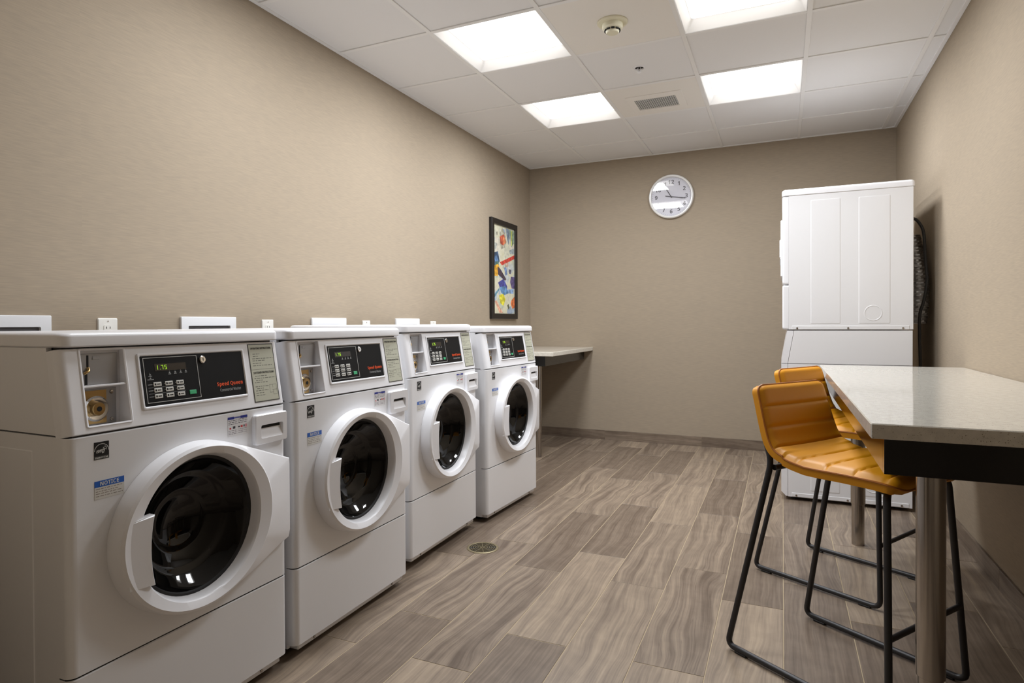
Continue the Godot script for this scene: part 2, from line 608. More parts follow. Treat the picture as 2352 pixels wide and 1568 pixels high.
	for i in 46:
		# loose washes of thin colour under the larger shapes
		var o := Vector2(ar.randf(), ar.randf()); var a0 := ar.randf() * TAU; var sz := ar.randf_range(0.05, 0.13)
		var wash := []
		for k in 5:
			var a := a0 + TAU * k / 5.0 + ar.randf_range(-0.4, 0.4)
			wash.append([o.x + cos(a) * sz * ar.randf_range(0.6, 1.5), o.y + sin(a) * sz * 0.6 * ar.randf_range(0.6, 1.5)])
		fill_poly(im, wash, [c8(196, 202, 200), c8(176, 190, 202), c8(206, 206, 186), c8(214, 208, 192), c8(190, 196, 178), c8(158, 172, 190), c8(220, 218, 208)][i % 7], 0.12, 60 + i)
	for i in P.size():
		var pc: Color = P[i][1]
		fill_poly(im, P[i][0], pc.lerp(c8(190, 188, 172), 0.12), 0.35, i)
	textured("picture_print", im, 0.5)

# ---------------------------------------------------------------- room
func build_room() -> void:
	var th := 0.12
	# floor slab of grout with one mesh per stone tile
	var fl := struct("floor", Geo.new().mm(Vector3(-th, -0.1, -th), Vector3(W + th, -0.0012, ZN + th)), M.grout)
	var cw := 0.2262; var L := 0.886; var gap := 0.0032
	var forms := {}
	var r := RandomNumberGenerator.new(); r.seed = 12
	for k in range(-6, 9):
		var x0 := 1.405 + k * cw; var x1 := x0 + cw
		var phase: float = 3.835 if posmod(k, 2) == 0 else 3.228
		for j in range(-4, 6):
			var z1 := phase + j * L; var z0 := z1 - L
			var a := maxf(x0, 0.0); var b := minf(x1, W); var c := maxf(z0, 0.0); var d := minf(z1, ZN)
			if b - a < 0.02 or d - c < 0.02: continue
			var kind := r.randi_range(0, 8); var turned := r.randi_range(0, 3)
			if k == 0 and j == 0: kind = 2
			if k == 0 and j == 1: kind = 5
			if k == -1 and j == 1: kind = 3
			var key := "%.3f %.3f %d" % [b - a, d - c, turned]
			if not forms.has(key):
				var g := Geo.new()
				var hx := (b - a - gap) / 2; var hz := (d - c - gap) / 2
				g.box(Vector3(0, -0.004, 0), Vector3(hx * 2, 0.008, hz * 2), 0.0008)
				for i in g.v.size():
					var u := (g.v[i].x / hx * 0.5) * minf(1.0, (b - a) / cw) + 0.5
					var w := (g.v[i].z / hz * 0.5) * minf(1.0, (d - c) / L) + 0.5
					g.t[i] = Vector2(1 - u if turned & 1 else u, 1 - w if turned & 2 else w)
				forms[key] = g.mesh(0.0)
			var o := part("tile", forms[key], M["stone_tile_%d" % kind], fl)
			o.position = Vector3((a + b) / 2, 0.0, (c + d) / 2)
	# walls with thickness
	struct("wall_left", Geo.new().mm(Vector3(-th, -0.1, -th), Vector3(0, H + 0.3, ZP)), M.wallpaper)
	struct("wall_back", Geo.new().mm(Vector3(-th, -0.1, -th), Vector3(W + th, H + 0.3, 0)), M.wallpaper)
	struct("wall_right", Geo.new().mm(Vector3(W, -0.1, -th), Vector3(W + th, H + 0.3, ZN + th)), M.wallpaper)
	struct("wall_front", Geo.new().mm(Vector3(-th, -0.1, ZP), Vector3(1.35, H + 0.3, ZN + th)), M.wallpaper)
	struct("wall_entry", Geo.new().mm(Vector3(1.35, -0.1, ZN), Vector3(W + th, H + 0.3, ZN + th)), M.wallpaper)
	# stone baseboards, each a row of cut tiles
	var rows := [["baseboard_back", Vector3(0.012, 0, 0), Vector3(1, 0, 0), W - 0.012], ["baseboard_right", Vector3(W, 0, 0.012), Vector3(0, 0, 1), ZN - 0.02], ["baseboard_left", Vector3(0, 0, 0.012), Vector3(0, 0, 1), ZP - 0.02]]
	var cuts := [0.886, 0.26, 0.886, 0.60, 0.886, 0.40]
	for n in 3:
		var R: Array = rows[n]
		var along: Vector3 = R[2]
		var nrm := Vector3(0, 0, 1) if n == 0 else (Vector3(-1, 0, 0) if n == 1 else Vector3(1, 0, 0))
		var from: Vector3 = R[1]
		var base := struct(R[0], Geo.new().mm(from, from + along * (R[3] - 0.012) + Vector3(0, 0.084, 0) + nrm * 0.007), M.grout)
		var s := 0.0; var k := 0
		while s < R[3] - 0.03:
			var l := minf(cuts[k % 6] if n == 0 else 0.886, R[3] - 0.012 - s)
			if n == 0 and k == 0: l = 0.49
			var g := Geo.new()
			g.box(Vector3.ZERO, Vector3(l - 0.002, 0.0865, 0.010), 0.0008)
			for i in g.v.size():
				g.t[i] = Vector2(g.v[i].y / 0.2262 + 0.5, g.v[i].x / 0.886 + 0.5)
			var o := part("tile", g, M["stone_tile_%d" % [5, 1, 8, 1, 5, 3][(k + n * 2) % 6]], base, 0.0)
			o.transform = Transform3D(Basis(along, Vector3.UP, along.cross(Vector3.UP)), from + along * (s + l / 2) + Vector3(0, 0.04325, 0) + nrm * 0.0055)
			s += l; k += 1
	# ceiling: slab above, white grid, one lay-in tile per opening
	var ce := struct("ceiling", Geo.new().mm(Vector3(-th, H + 0.26, -th), Vector3(W + th, H + 0.36, ZN + th)), M.plenum)
	var xs := [0.0]; var zs := [0.0]
	var x := G1
	while x < W - 0.02: xs.append(x); x += T
	xs.append(W)
	var z := GB - T
	while z < ZN: zs.append(z); z += T
	zs.append(ZN)
	for i in range(1, xs.size() - 1):
		part("grid_bar", Geo.new().mm(Vector3(xs[i] - 0.012, H, 0), Vector3(xs[i] + 0.012, H + 0.03, ZN), 0.0006), M.grid_white, ce, 0.0)
	for j in range(1, zs.size() - 1):
		for i in xs.size() - 1:
			part("grid_bar", Geo.new().mm(Vector3(xs[i] + 0.012, H + 0.0004, zs[j] - 0.012), Vector3(xs[i + 1] - 0.012, H + 0.03, zs[j] + 0.012), 0.0006), M.grid_white, ce, 0.0)
	for a in [[Vector3(0, H - 0.001, 0), Vector3(0.02, H + 0.02, ZP)], [Vector3(W - 0.02, H - 0.001, 0), Vector3(W, H + 0.02, ZN)], [Vector3(0.02, H - 0.0012, 0), Vector3(W - 0.02, H + 0.02, 0.02)]]:
		part("wall_angle", Geo.new().mm(a[0], a[1], 0.0006), M.grid_white, ce, 0.0)
	var tforms := {}
	for i in xs.size() - 1:
		for j in zs.size() - 1:
			var lit := ((i == 1 or i == 3) and (j == 2 or j == 4)) or (i == 1 and j == 6)
			if lit: continue
			var w: float = xs[i + 1] - xs[i]; var d: float = zs[j + 1] - zs[j]
			var panel := i == 2 and (j == 2 or j == 4)
			var key := "%.3f %.3f" % [w, d]
			if not tforms.has(key):
				tforms[key] = Geo.new().box(Vector3(0, 0.008, 0), Vector3(w - 0.012, 0.016, d - 0.012), 0.0012).mesh(0.0)
			var o := part("ceiling_tile", tforms[key], M.ceiling_panel if panel else M.ceiling_tile, ce)
			o.position = Vector3((xs[i] + xs[i + 1]) / 2, H + (0.0012 if panel else 0.0062), (zs[j] + zs[j + 1]) / 2)

func make_light() -> Node3D:
	var t := thing("ceiling_light", "x", "ceiling light", Vector3.ZERO, 0.0, "recessed ceiling lights")
	var a := T - 0.026
	var g := Geo.new()
	var r0 := ring_xz(rrect(a, a, 0.003, 2), 0.0015); var r1 := ring_xz(rrect(a - 0.008, a - 0.008, 0.003, 2), 0.003)
	var r2 := ring_xz(rrect(a - 0.064, a - 0.064, 0.02, 2), 0.058); var r3 := ring_xz(rrect(a - 0.074, a - 0.074, 0.02, 2), 0.0595)
	g.loft([r0, r1, r2, r3], false, false)
	g.flip_from(0)
	part("reflector", g, M.reflector_white, t, 50.0)
	part("housing", Geo.new().loft([ring_xz(rrect(a, a, 0.003, 2), 0.0015), ring_xz(rrect(a, a, 0.003, 2), 0.075)], false, true), M.grid_white, t, 0.0)
	part("lens", Geo.new().mm(Vector3(-(a - 0.070) / 2, 0.0585, -(a - 0.070) / 2), Vector3((a - 0.070) / 2, 0.064, (a - 0.070) / 2)), M.lens, t, 0.0)
	var l := AreaLight3D.new()
	l.name = "light"
	l.area_size = Vector2(a - 0.19, a - 0.19)
	l.light_color = LIGHT_COLOR
	l.light_energy = LIGHT_ENERGY
	l.area_range = 12.0
	l.shadow_enabled = true
	t.add_child(l)
	l.position = Vector3(0, 0.0035, 0)
	l.rotation.x = -PI / 2
	return t

const LIGHT_ENERGY := 2.25
const LIGHT_COLOR := Color(0.955, 0.975, 1.0)

func build_ceiling_things() -> void:
	var spots := [
		[0, 2, "square ceiling light over the left row, farthest, nearest the back wall"], [0, 0, "square ceiling light over the left row, left of the smoke detector"],
		[2, 2, "square ceiling light right of the air vent, above the clock's right side"], [2, 0, "square ceiling light at the top edge, right of the smoke detector"],
		[0, -2, "square ceiling light out of view above the second washer"]]
	var first: Node3D
	for s in spots:
		var at := Vector3(G1 + (s[0] + 0.5) * T, H, GB + (2 - s[1] + 0.5) * T)
		if first == null:
			first = make_light()
			first.position = at
			first.set_meta("label", s[2])
		else:
			dup(first, at, 0.0, s[2])
	# smoke detector
	var t := thing("smoke_detector", "round cream smoke detector on the ceiling panel", "smoke detector", Vector3(1.513, H + 0.0012, 2.69))
	part("base", Geo.new().lathe([[0.0, 0.0], [0.078, 0.0], [0.078, -0.004], [0.074, -0.009], [0.056, -0.012], [0.0, -0.012]], 40), M.cream_plastic, t)
	part("sensor_head", Geo.new().lathe([[0.0, -0.0118], [0.052, -0.0118], [0.052, -0.032], [0.047, -0.038], [0.036, -0.041], [0.034, -0.052], [0.030, -0.057], [0.0, -0.059]], 40), M.cream_plastic, t)
	for k in 10:
		var a := TAU * k / 10.0
		part("slot", Geo.new().box(Vector3.ZERO, Vector3(0.018, 0.007, 0.006), 0.001), M.dark_slot, t, 0.0).transform = Transform3D(Basis(Vector3.UP, -a + PI / 2), Vector3(cos(a) * 0.038, -0.0445, sin(a) * 0.038))
	# sprinkler
	t = thing("sprinkler_head", "small white fire sprinkler in the ceiling tile beyond the smoke detector", "sprinkler", Vector3(1.517, H + 0.0062, 2.045))
	part("escutcheon", Geo.new().band([[0.025, 0.0], [0.038, 0.0], [0.037, -0.003], [0.029, -0.008], [0.025, -0.002]], 32), M.white_plastic, t)
	part("cup", Geo.new().lathe([[0.0, -0.0012], [0.0255, -0.0012], [0.0255, -0.0020], [0.0, -0.0020]], 24), M.dark_slot, t)
	for s in [-1.0, 1.0]:
		part("frame_arm", Geo.new().tube(rounded([Vector3(0.006 * s, -0.002, 0), Vector3(0.013 * s, -0.014, 0), Vector3(0.003 * s, -0.030, 0)], 0.006), 0.0022, 8), M.white_plastic, t)
	part("bulb", Geo.new().lathe([[0.0, -0.002], [0.002, -0.004], [0.0025, -0.014], [0.001, -0.028], [0.0, -0.029]], 10), M.steel, t)
	part("deflector", Geo.new().lathe([[0.0, -0.029], [0.012, -0.030], [0.013, -0.0325], [0.0, -0.0335]], 20), M.white_plastic, t)
	# air vent
	t = thing("air_vent", "white ceiling air vent with a fine grey grille", "vent", Vector3(1.508, H + 0.0012, 1.400))
	var g := Geo.new()
	var out := rrect(0.375, 0.355, 0.01, 3); var inn := rrect(0.278, 0.215, 0.004, 3)
	g.loft([ring_xz(out, 0.0), ring_xz(out, -0.003), ring_xz(rrect(0.367, 0.347, 0.008, 3), -0.005), ring_xz(inn, -0.006), ring_xz(inn, 0.0)], false, false)
	part("frame", g, M.ceiling_panel, t, 30.0)
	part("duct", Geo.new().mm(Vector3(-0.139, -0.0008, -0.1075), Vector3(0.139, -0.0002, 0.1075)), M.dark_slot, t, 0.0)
	for k in 11:
		part("slat", Geo.new().box(Vector3(0, -0.0036, -0.0955 + k * 0.0191), Vector3(0.278, 0.002, 0.0125), 0.0, Basis(Vector3.RIGHT, 0.25)), M.grid_white, t, 0.0)
	for k in 20:
		part("fin", Geo.new().box(Vector3(-0.132 + k * 0.0139, -0.0016, 0), Vector3(0.005, 0.001, 0.215)), M.grid_white, t, 0.0)

# ---------------------------------------------------------------- washer
const SV := 0.205
func sl(u: float, v: float, o := 0.0) -> Vector3:
	# a point on the sloping control panel: u to the right, v up the slope, o outwards
	var d := Vector2(-0.035, 0.202).normalized()
	return Vector3(u, 0.861 + d.y * v - d.x * o, 0.35 + d.x * v + d.y * o)

func sl_at(u: float, v: float, o := 0.0) -> Transform3D:
	var d := Vector2(-0.035, 0.202).normalized()
	var up := Vector3(0, d.y, d.x)
	return Transform3D(Basis(Vector3.RIGHT, up, Vector3.RIGHT.cross(up)), sl(u, v, o))

func sl_box(g: Geo, u0: float, u1: float, v0: float, v1: float, o0: float, o1: float, b := 0.0) -> Geo:
	var tr := sl_at((u0 + u1) / 2, (v0 + v1) / 2, (o0 + o1) / 2)
	return g.box(tr.origin, Vector3(u1 - u0, v1 - v0, o1 - o0), b, tr.basis)

func sl_quad(g: Geo, u0: float, u1: float, v0: float, v1: float, o := 0.0) -> Geo:
	g.quad(sl(u0, v0, o), sl(u1, v0, o), sl(u1, v1, o), sl(u0, v1, o))
	return g

func make_washer() -> Node3D:
	var t := thing("washing_machine", "x", "washing machine", Vector3.ZERO, 0.0, "white coin washing machines in a row")
	var F := 0.35
	# cabinet: two side sheets, back, base and a dark plate for the shade inside
	var g := Geo.new()
	for s in [-1.0, 1.0]:
		var tr := Transform3D(Basis(Vector3(0, 0, 1), Vector3(0, 1, 0), Vector3(-1, 0, 0)), Vector3(0.3405 if s > 0 else -0.3285, 0, 0))
		g.prism(PackedVector2Array([Vector2(-0.35, 0.03), Vector2(0.310, 0.03), Vector2(0.310, 0.8575), Vector2(-0.35, 0.8575)]), tr, 0.012)
		g.prism(PackedVector2Array([Vector2(-0.35, 0.8615), Vector2(0.307, 0.8615), Vector2(0.273, 1.0635), Vector2(-0.35, 1.0635)]), tr, 0.012)
		# pressed field on the side sheet
		g.box(Vector3(s * 0.3405, 0.43, -0.06), Vector3(0.004, 0.78, 0.55), 0.0019)
	g.mm(Vector3(-0.33, 0.03, -0.35), Vector3(0.33, 1.066, -0.338))
	g.mm(Vector3(-0.33, 0.03, -0.338), Vector3(0.33, 0.045, 0.30))
	part("cabinet", g, M.enamel, t, 30.0)
	part("shade_plate", Geo.new().mm(Vector3(-0.327, 0.05, 0.08), Vector3(0.327, 1.05, 0.09)), M.shade_backing, t, 0.0)  # dark sheet added to paint the shade inside the cabinet
	# lower front panel
	g = Geo.new()
	front_panel(g, 0.046, 0.2985)
	part("kick_panel", g, M.enamel, t, 40.0)
	g = Geo.new()
	g.mm(Vector3(-0.32, 0.022, 0.29), Vector3(0.32, 0.046, 0.338), 0.004)
	var toe := part("toe_rail", g, M.enamel, t, 0.0)
	for s in [-1.0, 1.0]:
		part("screw", Geo.new().lathe([[0.0, 0.0], [0.006, 0.0], [0.005, 0.003], [0.0, 0.0035]], 12, Transform3D(Basis(Vector3.RIGHT, PI / 2), Vector3(0.24 * s, 0.034, 0.338))), M.steel, toe)
	for sx in [-1.0, 1.0]:
		for sz in [-1.0, 1.0]:
			part("foot", Geo.new().lathe([[0.0, 0.0], [0.022, 0.0], [0.022, 0.012], [0.010, 0.016], [0.010, 0.034], [0.0, 0.034]], 16, Transform3D(Basis(), Vector3(0.27 * sx, 0, 0.26 * sz))), M.rubber, t)
	# front panel with a round opening for the door
	g = Geo.new()
	var n := 64
	var cx := -0.006; var cy := 0.569; var hr := 0.212
	var y0 := 0.3055; var y1 := 0.8545
	var inner := PackedVector3Array(); var outer := PackedVector3Array()
	for i in n + 1:
		var a := TAU * i / n
		var d := Vector2(cos(a), sin(a))
		inner.append(Vector3(cx + d.x * hr, cy + d.y * hr, F))
		var k := 9.0
		if d.x > 1e-6: k = minf(k, (0.3215 - cx) / d.x)
		if d.x < -1e-6: k = minf(k, (-0.3215 - cx) / d.x)
		if d.y > 1e-6: k = minf(k, (y1 - cy) / d.y)
		if d.y < -1e-6: k = minf(k, (y0 - cy) / d.y)
		outer.append(Vector3(cx + d.x * k, cy + d.y * k, F))
	g.grid([inner, outer], true)
	for c in [Vector2(1, 1), Vector2(-1, 1), Vector2(-1, -1), Vector2(1, -1)]:
		# fill the corner cut off between the two rays beside it
		var P := Vector3(0.3215 * c.x, y1 if c.y > 0 else y0, F)
		var best0 := Vector3.ZERO; var best1 := Vector3.ZERO
		for i in n:
			var a := outer[i]; var b := outer[i + 1]
			if absf(a.x - b.x) > 1e-5 and absf(a.y - b.y) > 1e-5 and (a + b).x * c.x > 0 and (a.y - cy) * c.y > 0:
				best0 = a; best1 = b
		if best0 != Vector3.ZERO:
			var s0 := g.v.size()
			g.tri(best0, P, best1)
			if (P - best0).cross(best1 - best0).z < 0: g.flip_from(s0)
	panel_edges(g, y0, y1)
	part("front_panel", g, M.enamel, t, 40.0)
	# control panel on the slope, with an opening for the coin box
	g = Geo.new()
	var ru0 := -0.290; var ru1 := -0.186; var rv0 := 0.018; var rv1 := 0.197
	sl_quad(g, -0.3215, ru0, 0.002, 0.201); sl_quad(g, ru1, 0.3215, 0.002, 0.201)
	sl_quad(g, ru0, ru1, 0.002, rv0); sl_quad(g, ru0, ru1, rv1, 0.201)
	for s in [-1.0, 1.0]:
		var P := []
		for q in [[0.0, -0.004], [0.002, 0.0], [0.201, 0.0], [0.203, -0.004]]:
			var k := PackedVector3Array()
			for i in 8:
				var a := PI / 2 * i / 7.0
				k.append(sl(s * (0.3215 + sin(a) * 0.02), q[0], q[1] - 0.02 + cos(a) * 0.02))
			k.append(sl(s * 0.3415, q[0], q[1] - 0.042))
			P.append(k)
		g.grid(P, s < 0)
	sl_quad_between(g, -0.3215, 0.3215, 0.0, -0.004, 0.002, 0.0)
	sl_quad_between(g, -0.3215, 0.3215, 0.201, 0.0, 0.203, -0.004)
	part("control_panel", g, M.white_plastic, t, 40.0)
	# dark strips that stand for the shade in the gaps between the panels
	part("shade_backing", Geo.new().mm(Vector3(-0.325, 0.290, 0.30), Vector3(0.325, 0.312, 0.341)), M.shade_backing, t, 0.0)
	part("shade_backing", Geo.new().mm(Vector3(-0.325, 0.850, 0.30), Vector3(0.325, 0.868, 0.341)), M.shade_backing, t, 0.0)
	part("shade_backing", Geo.new().mm(Vector3(-0.325, 1.056, 0.25), Vector3(0.325, 1.064, 0.300)), M.shade_backing, t, 0.0)
	# lid
	g = Geo.new()
	var rings := []
	for q in [[0.0, 0.004, 1.0640], [0.0, 0.0, 1.0675], [0.0, 0.0, 1.088], [0.0, 0.003, 1.094], [0.0, 0.009, 1.0975], [0.0, 0.018, 1.099]]:
		rings.append(ring_xz(rrect(0.687 - 2 * q[1], 0.678 - 2 * q[1], 0.030 - q[1] * 0.5, 6), q[2], Vector2(0, -0.012)))
	g.loft(rings)
	part("lid", g, M.white_plastic, t, 40.0)
	# black fascia in a raised bezel
	var bez := rrect(0.346, 0.146, 0.006, 3); var hole := rrect(0.330, 0.131, 0.003, 3)
	g = Geo.new()
	var c0 := Vector2(0.0205, 0.1105)
	var B := []
	for q in [[bez, 0.0], [bez, 0.0025], [rrect(0.342, 0.142, 0.006, 3), 0.004], [rrect(0.335, 0.136, 0.004, 3), 0.004], [hole, 0.0012]]:
		var k := PackedVector3Array()
		for p in q[0]: k.append(sl(p.x + c0.x, p.y + c0.y, q[1]))
		B.append(k)
	g.loft(B, false, false)
	part("bezel", g, M.white_plastic, t, 30.0)
	var fa := part("fascia", sl_box(Geo.new(), -0.1445, 0.1855, 0.045, 0.176, 0.0002, 0.0014), M.fascia, t, 0.0)
	g = Geo.new()
	for q in [[-0.1365, 0.0255, 0.1700, 0.1712], [-0.1365, 0.0255, 0.0530, 0.0542], [-0.1365, -0.1353, 0.053, 0.1712], [0.0243, 0.0255, 0.053, 0.1712]]:
		sl_box(g, q[0], q[1], q[2], q[3], 0.0014, 0.0017)
	part("outline", g, M.print_white, fa, 0.0)
	part("display", sl_box(Geo.new(), -0.106, -0.012, 0.1345, 0.1535, 0.0014, 0.0019), M.display_window, fa, 0.0)
	g = Geo.new()
	var dig := [[0, 0, 0, 0, 1, 1, 0], [1, 1, 1, 0, 0, 0, 0], [1, 0, 1, 1, 0, 1, 1]]
	for k in 3:
		var u := -0.098 + k * 0.0105; var v := 0.1385
		var dw := 0.0065; var dh := 0.0115; var w := 0.0013
		var seg := [[0, dw, dh - w, dh], [dw - w, dw, dh / 2, dh], [dw - w, dw, 0, dh / 2], [0, dw, 0, w], [0, w, 0, dh / 2], [0, w, dh / 2, dh], [0, dw, dh / 2 - w / 2, dh / 2 + w / 2]]
		for i in 7:
			if dig[k][i]: sl_box(g, u + seg[i][0], u + seg[i][1], v + seg[i][2], v + seg[i][3], 0.0019, 0.0022)
	sl_box(g, -0.0905, -0.0891, 0.1385, 0.1399, 0.0019, 0.0022)
	part("digits", g, M.digit, fa, 0.0, "green lit digits reading 1.75")
	g = Geo.new()
	for q in [[-0.121, 0.122, 0.010], [-0.121, 0.113, 0.018], [-0.064, 0.124, 0.008], [-0.047, 0.1245, 0.008], [-0.030, 0.125, 0.008], [-0.014, 0.1255, 0.007]]:
		sl_box(g, q[0] - q[2] / 2, q[0] + q[2] / 2, q[1], q[1] + 0.0016, 0.0014, 0.0017)
		sl_box(g, q[0] - 0.002, q[0] + 0.002, q[1] + 0.003, q[1] + 0.0062, 0.0014, 0.0017)
		sl_box(g, q[0] - 0.0006, q[0] + 0.0006, q[1] + 0.0078, q[1] + 0.009, 0.0014, 0.0017)
	for k in 3:
		var v: float = 0.1005 - k * 0.0158
		sl_box(g, -0.130, -0.118, v - 0.0007, v + 0.0007, 0.0014, 0.0017)
		if k < 2: sl_box(g, -0.130, -0.022, v - 0.0085, v - 0.0079, 0.0014, 0.0017)
		for j in 3: sl_box(g, -0.1175 + 0.0335 * j + (0.0 if j else 0.001), -0.1157 + 0.0335 * j + (0.0 if j else 0.001), v - 0.0009, v + 0.0009, 0.0014, 0.0017)
	part("print", g, M.print_grey, fa, 0.0)
	for k in 3:
		for j in 3:
			var u: float = -0.1035 + j * 0.0335; var v: float = 0.1005 - k * 0.0158
			var bt := part("button", sl_box(Geo.new(), u - 0.0115, u + 0.0115, v - 0.0055, v + 0.0055, 0.0013, 0.0028, 0.0008), M.button, fa, 0.0)
			part("button_print", sl_box(sl_box(Geo.new(), u - 0.002, u + 0.008, v - 0.0012, v + 0.0012, 0.0028, 0.0030), u - 0.0085, u - 0.0045, v - 0.0025, v + 0.0025, 0.0028, 0.0030), M.fascia, bt, 0.0)
	part("start_button", sl_box(Geo.new(), -0.0105, 0.0115, 0.0640, 0.0755, 0.0013, 0.0028, 0.0008), M.button_green, fa, 0.0, "green start button")
	var lk := part("panel_lock", Geo.new().lathe([[0.0, 0.001], [0.0105, 0.001], [0.0105, 0.0045], [0.0085, 0.0062], [0.0, 0.0062]], 24, sl_at(0.043, 0.158) * Transform3D(Basis(Vector3.RIGHT, PI / 2), Vector3.ZERO)), M.chrome, fa)
	part("keyway", sl_box(Geo.new(), 0.0420, 0.0440, 0.154, 0.162, 0.0062, 0.0066), M.dark_slot, lk, 0.0)
	letters("Speed Queen", 0.0155, M.brand_orange, fa, sl_at(0.1295, 0.0815, 0.0019), true, 0.093)
	letters("Commercial Washer", 0.0088, M.print_grey, fa, sl_at(0.1295, 0.0655, 0.0019), false, 0.076)
	# instruction label
	g = Geo.new()
	sl_quad(g, 0.214, 0.317, 0.014, 0.196, 0.0008)
	var il := part("instruction_label", g, M.instruction_print, t, 0.0, "grey instruction label with black border")
	letters("OPERATING INSTRUCTIONS", 0.0062, M.fascia, il, sl_at(0.2655, 0.182, 0.0012), true, 0.084)
	letters("SOFTENER INSTRUCTIONS", 0.0062, M.fascia, il, sl_at(0.2655, 0.1055, 0.0012), true, 0.084)
	# coin box
	g = Geo.new()
	var A := func(v: float) -> float: return lerpf(-0.044, -0.014, (v - rv0) / (rv1 - rv0))
	var d0: float = A.call(rv0); var d1: float = A.call(rv1)
	g.quad(sl(ru0, rv0, 0), sl(ru0, rv0, d0), sl(ru0, rv1, d1), sl(ru0, rv1, 0)); g.quad(sl(ru1, rv0, d0), sl(ru1, rv0, 0), sl(ru1, rv1, 0), sl(ru1, rv1, d1))
	g.quad(sl(ru0, rv0, 0), sl(ru1, rv0, 0), sl(ru1, rv0, d0), sl(ru0, rv0, d0)); g.quad(sl(ru0, rv1, d1), sl(ru1, rv1, d1), sl(ru1, rv1, 0), sl(ru0, rv1, 0))
	g.quad(sl(ru0, rv0, d0), sl(ru1, rv0, d0), sl(ru1, rv1, d1), sl(ru0, rv1, d1))
	var cb := part("coin_box", g, M.white_plastic, t, 0.0)
	part("shelf", sl_box(Geo.new(), ru0, ru1, 0.1085, 0.1135, -0.028, -0.001, 0.0008), M.white_plastic, cb, 0.0)
	g = Geo.new()
	var fr := rrect(ru1 - ru0 + 0.012, rv1 - rv0 + 0.010, 0.006, 3); var fi := rrect(ru1 - ru0 + 0.001, rv1 - rv0 + 0.001, 0.002, 3)
	B = []
	for q in [[fr, 0.0], [fr, 0.001], [rrect(ru1 - ru0 + 0.008, rv1 - rv0 + 0.007, 0.005, 3), 0.0018], [fi, 0.001], [fi, -0.002]]:
		var k := PackedVector3Array()
		for p in q[0]: k.append(sl(p.x + (ru0 + ru1) / 2, p.y + (rv0 + rv1) / 2, q[1]))
		B.append(k)
	g.loft(B, false, false)
	part("rim", g, M.white_plastic, cb, 30.0)
	# frame of the upright back wall: X right, Y up along it, Z outwards
	var upv := (sl(0, rv1, d1) - sl(0, rv0, d0)).normalized()
	var bk := Transform3D(Basis(Vector3.RIGHT, upv, Vector3.RIGHT.cross(upv)), sl(0, rv0, d0))
	var bb := func(u0: float, u1: float, v0: float, v1: float, o0: float, o1: float, b: float) -> Geo:
		return Geo.new().box(bk * Vector3((u0 + u1) / 2, (v0 + v1) / 2 - rv0, (o0 + o1) / 2), Vector3(u1 - u0, v1 - v0, o1 - o0), b, bk.basis)
	var cp := part("coin_plate", bb.call(ru0 + 0.001, ru1 - 0.006, 0.1145, rv1 - 0.003, 0.0002, 0.004, 0.001), M.grey_metal, cb, 0.0)
	part("coin_slot", bb.call(-0.2690, -0.2645, 0.158, 0.190, 0.004, 0.0046, 0.0), M.dark_slot, cp, 0.0)
	part("coin_return_slot", bb.call(-0.2740, -0.2675, 0.119, 0.145, 0.004, 0.0046, 0.0), M.dark_slot, cp, 0.0)
	var cr := []
	for q in [[-0.2665, 0.160, 0.005], [-0.267, 0.153, 0.009], [-0.273, 0.150, 0.011], [-0.279, 0.146, 0.009]]: cr.append(bk * Vector3(q[0], q[1] - rv0, q[2]))
	part("coin_return", Geo.new().tube(rounded(cr, 0.003), 0.0036, 8), M.brass, cp)
	part("badge", bb.call(-0.255, -0.238, 0.179, 0.187, 0.004, 0.0055, 0.0006), M.grey_metal, cp, 0.0)
	var lp := part("lock_plate", bb.call(ru0 + 0.001, ru1 - 0.010, rv0 + 0.002, 0.1075, 0.0002, 0.003, 0.0008), M.grey_metal, cb, 0.0)
	part("brass_plate", bb.call(ru0 + 0.002, -0.222, rv0 + 0.005, 0.104, 0.003, 0.0045, 0.0004), M.brass, lp, 0.0)
	var at := bk * Transform3D(Basis(Vector3.RIGHT, PI / 2), Vector3(-0.2505, 0.060 - rv0, 0.0045))
	part("lock_collar", Geo.new().lathe([[0.0, 0.0], [0.0315, 0.0], [0.0310, 0.005], [0.0270, 0.009], [0.0200, 0.006], [0.0, 0.006]], 36, at), M.chrome, lp)
	part("lock_cylinder", Geo.new().lathe([[0.0, 0.005], [0.0165, 0.005], [0.0165, 0.014], [0.0145, 0.017], [0.0, 0.017]], 28, at), M.brass, lp)
	part("keyhole", Geo.new().lathe([[0.0, 0.0170], [0.0062, 0.0170], [0.0062, 0.0176], [0.0, 0.0176]], 20, at), M.dark_slot, lp)
	for v in [0.030, 0.097]:
		part("screw", Geo.new().lathe([[0.0, 0.0], [0.0052, 0.0], [0.0045, 0.0025], [0.0, 0.003]], 12, bk * Transform3D(Basis(Vector3.RIGHT, PI / 2), Vector3(-0.2085, v - rv0, 0.003))), M.steel, lp)
	# detergent drawer
	g = Geo.new()
	var du0 := 0.2; var du1 := 0.333; var dy0 := 0.746; var dy1 := 0.838; var hu0 := 0.222; var hu1 := 0.314; var hy0 := 0.764; var hy1 := 0.805
	var DZ := F + 0.015
	var oc := rrect(du1 - du0, dy1 - dy0, 0.008, 4); var ic := rrect(hu1 - hu0, hy1 - hy0, 0.006, 4)
	var oo := Vector2((du0 + du1) / 2, (dy0 + dy1) / 2); var io := Vector2((hu0 + hu1) / 2, (hy0 + hy1) / 2)
	var scoop := PackedVector3Array()
	for p in ic:
		scoop.append(Vector3(p.x * 0.96 + io.x, p.y + io.y, DZ - 0.001 - 0.0125 * clampf((p.y + 0.02) / 0.04, 0, 1)))
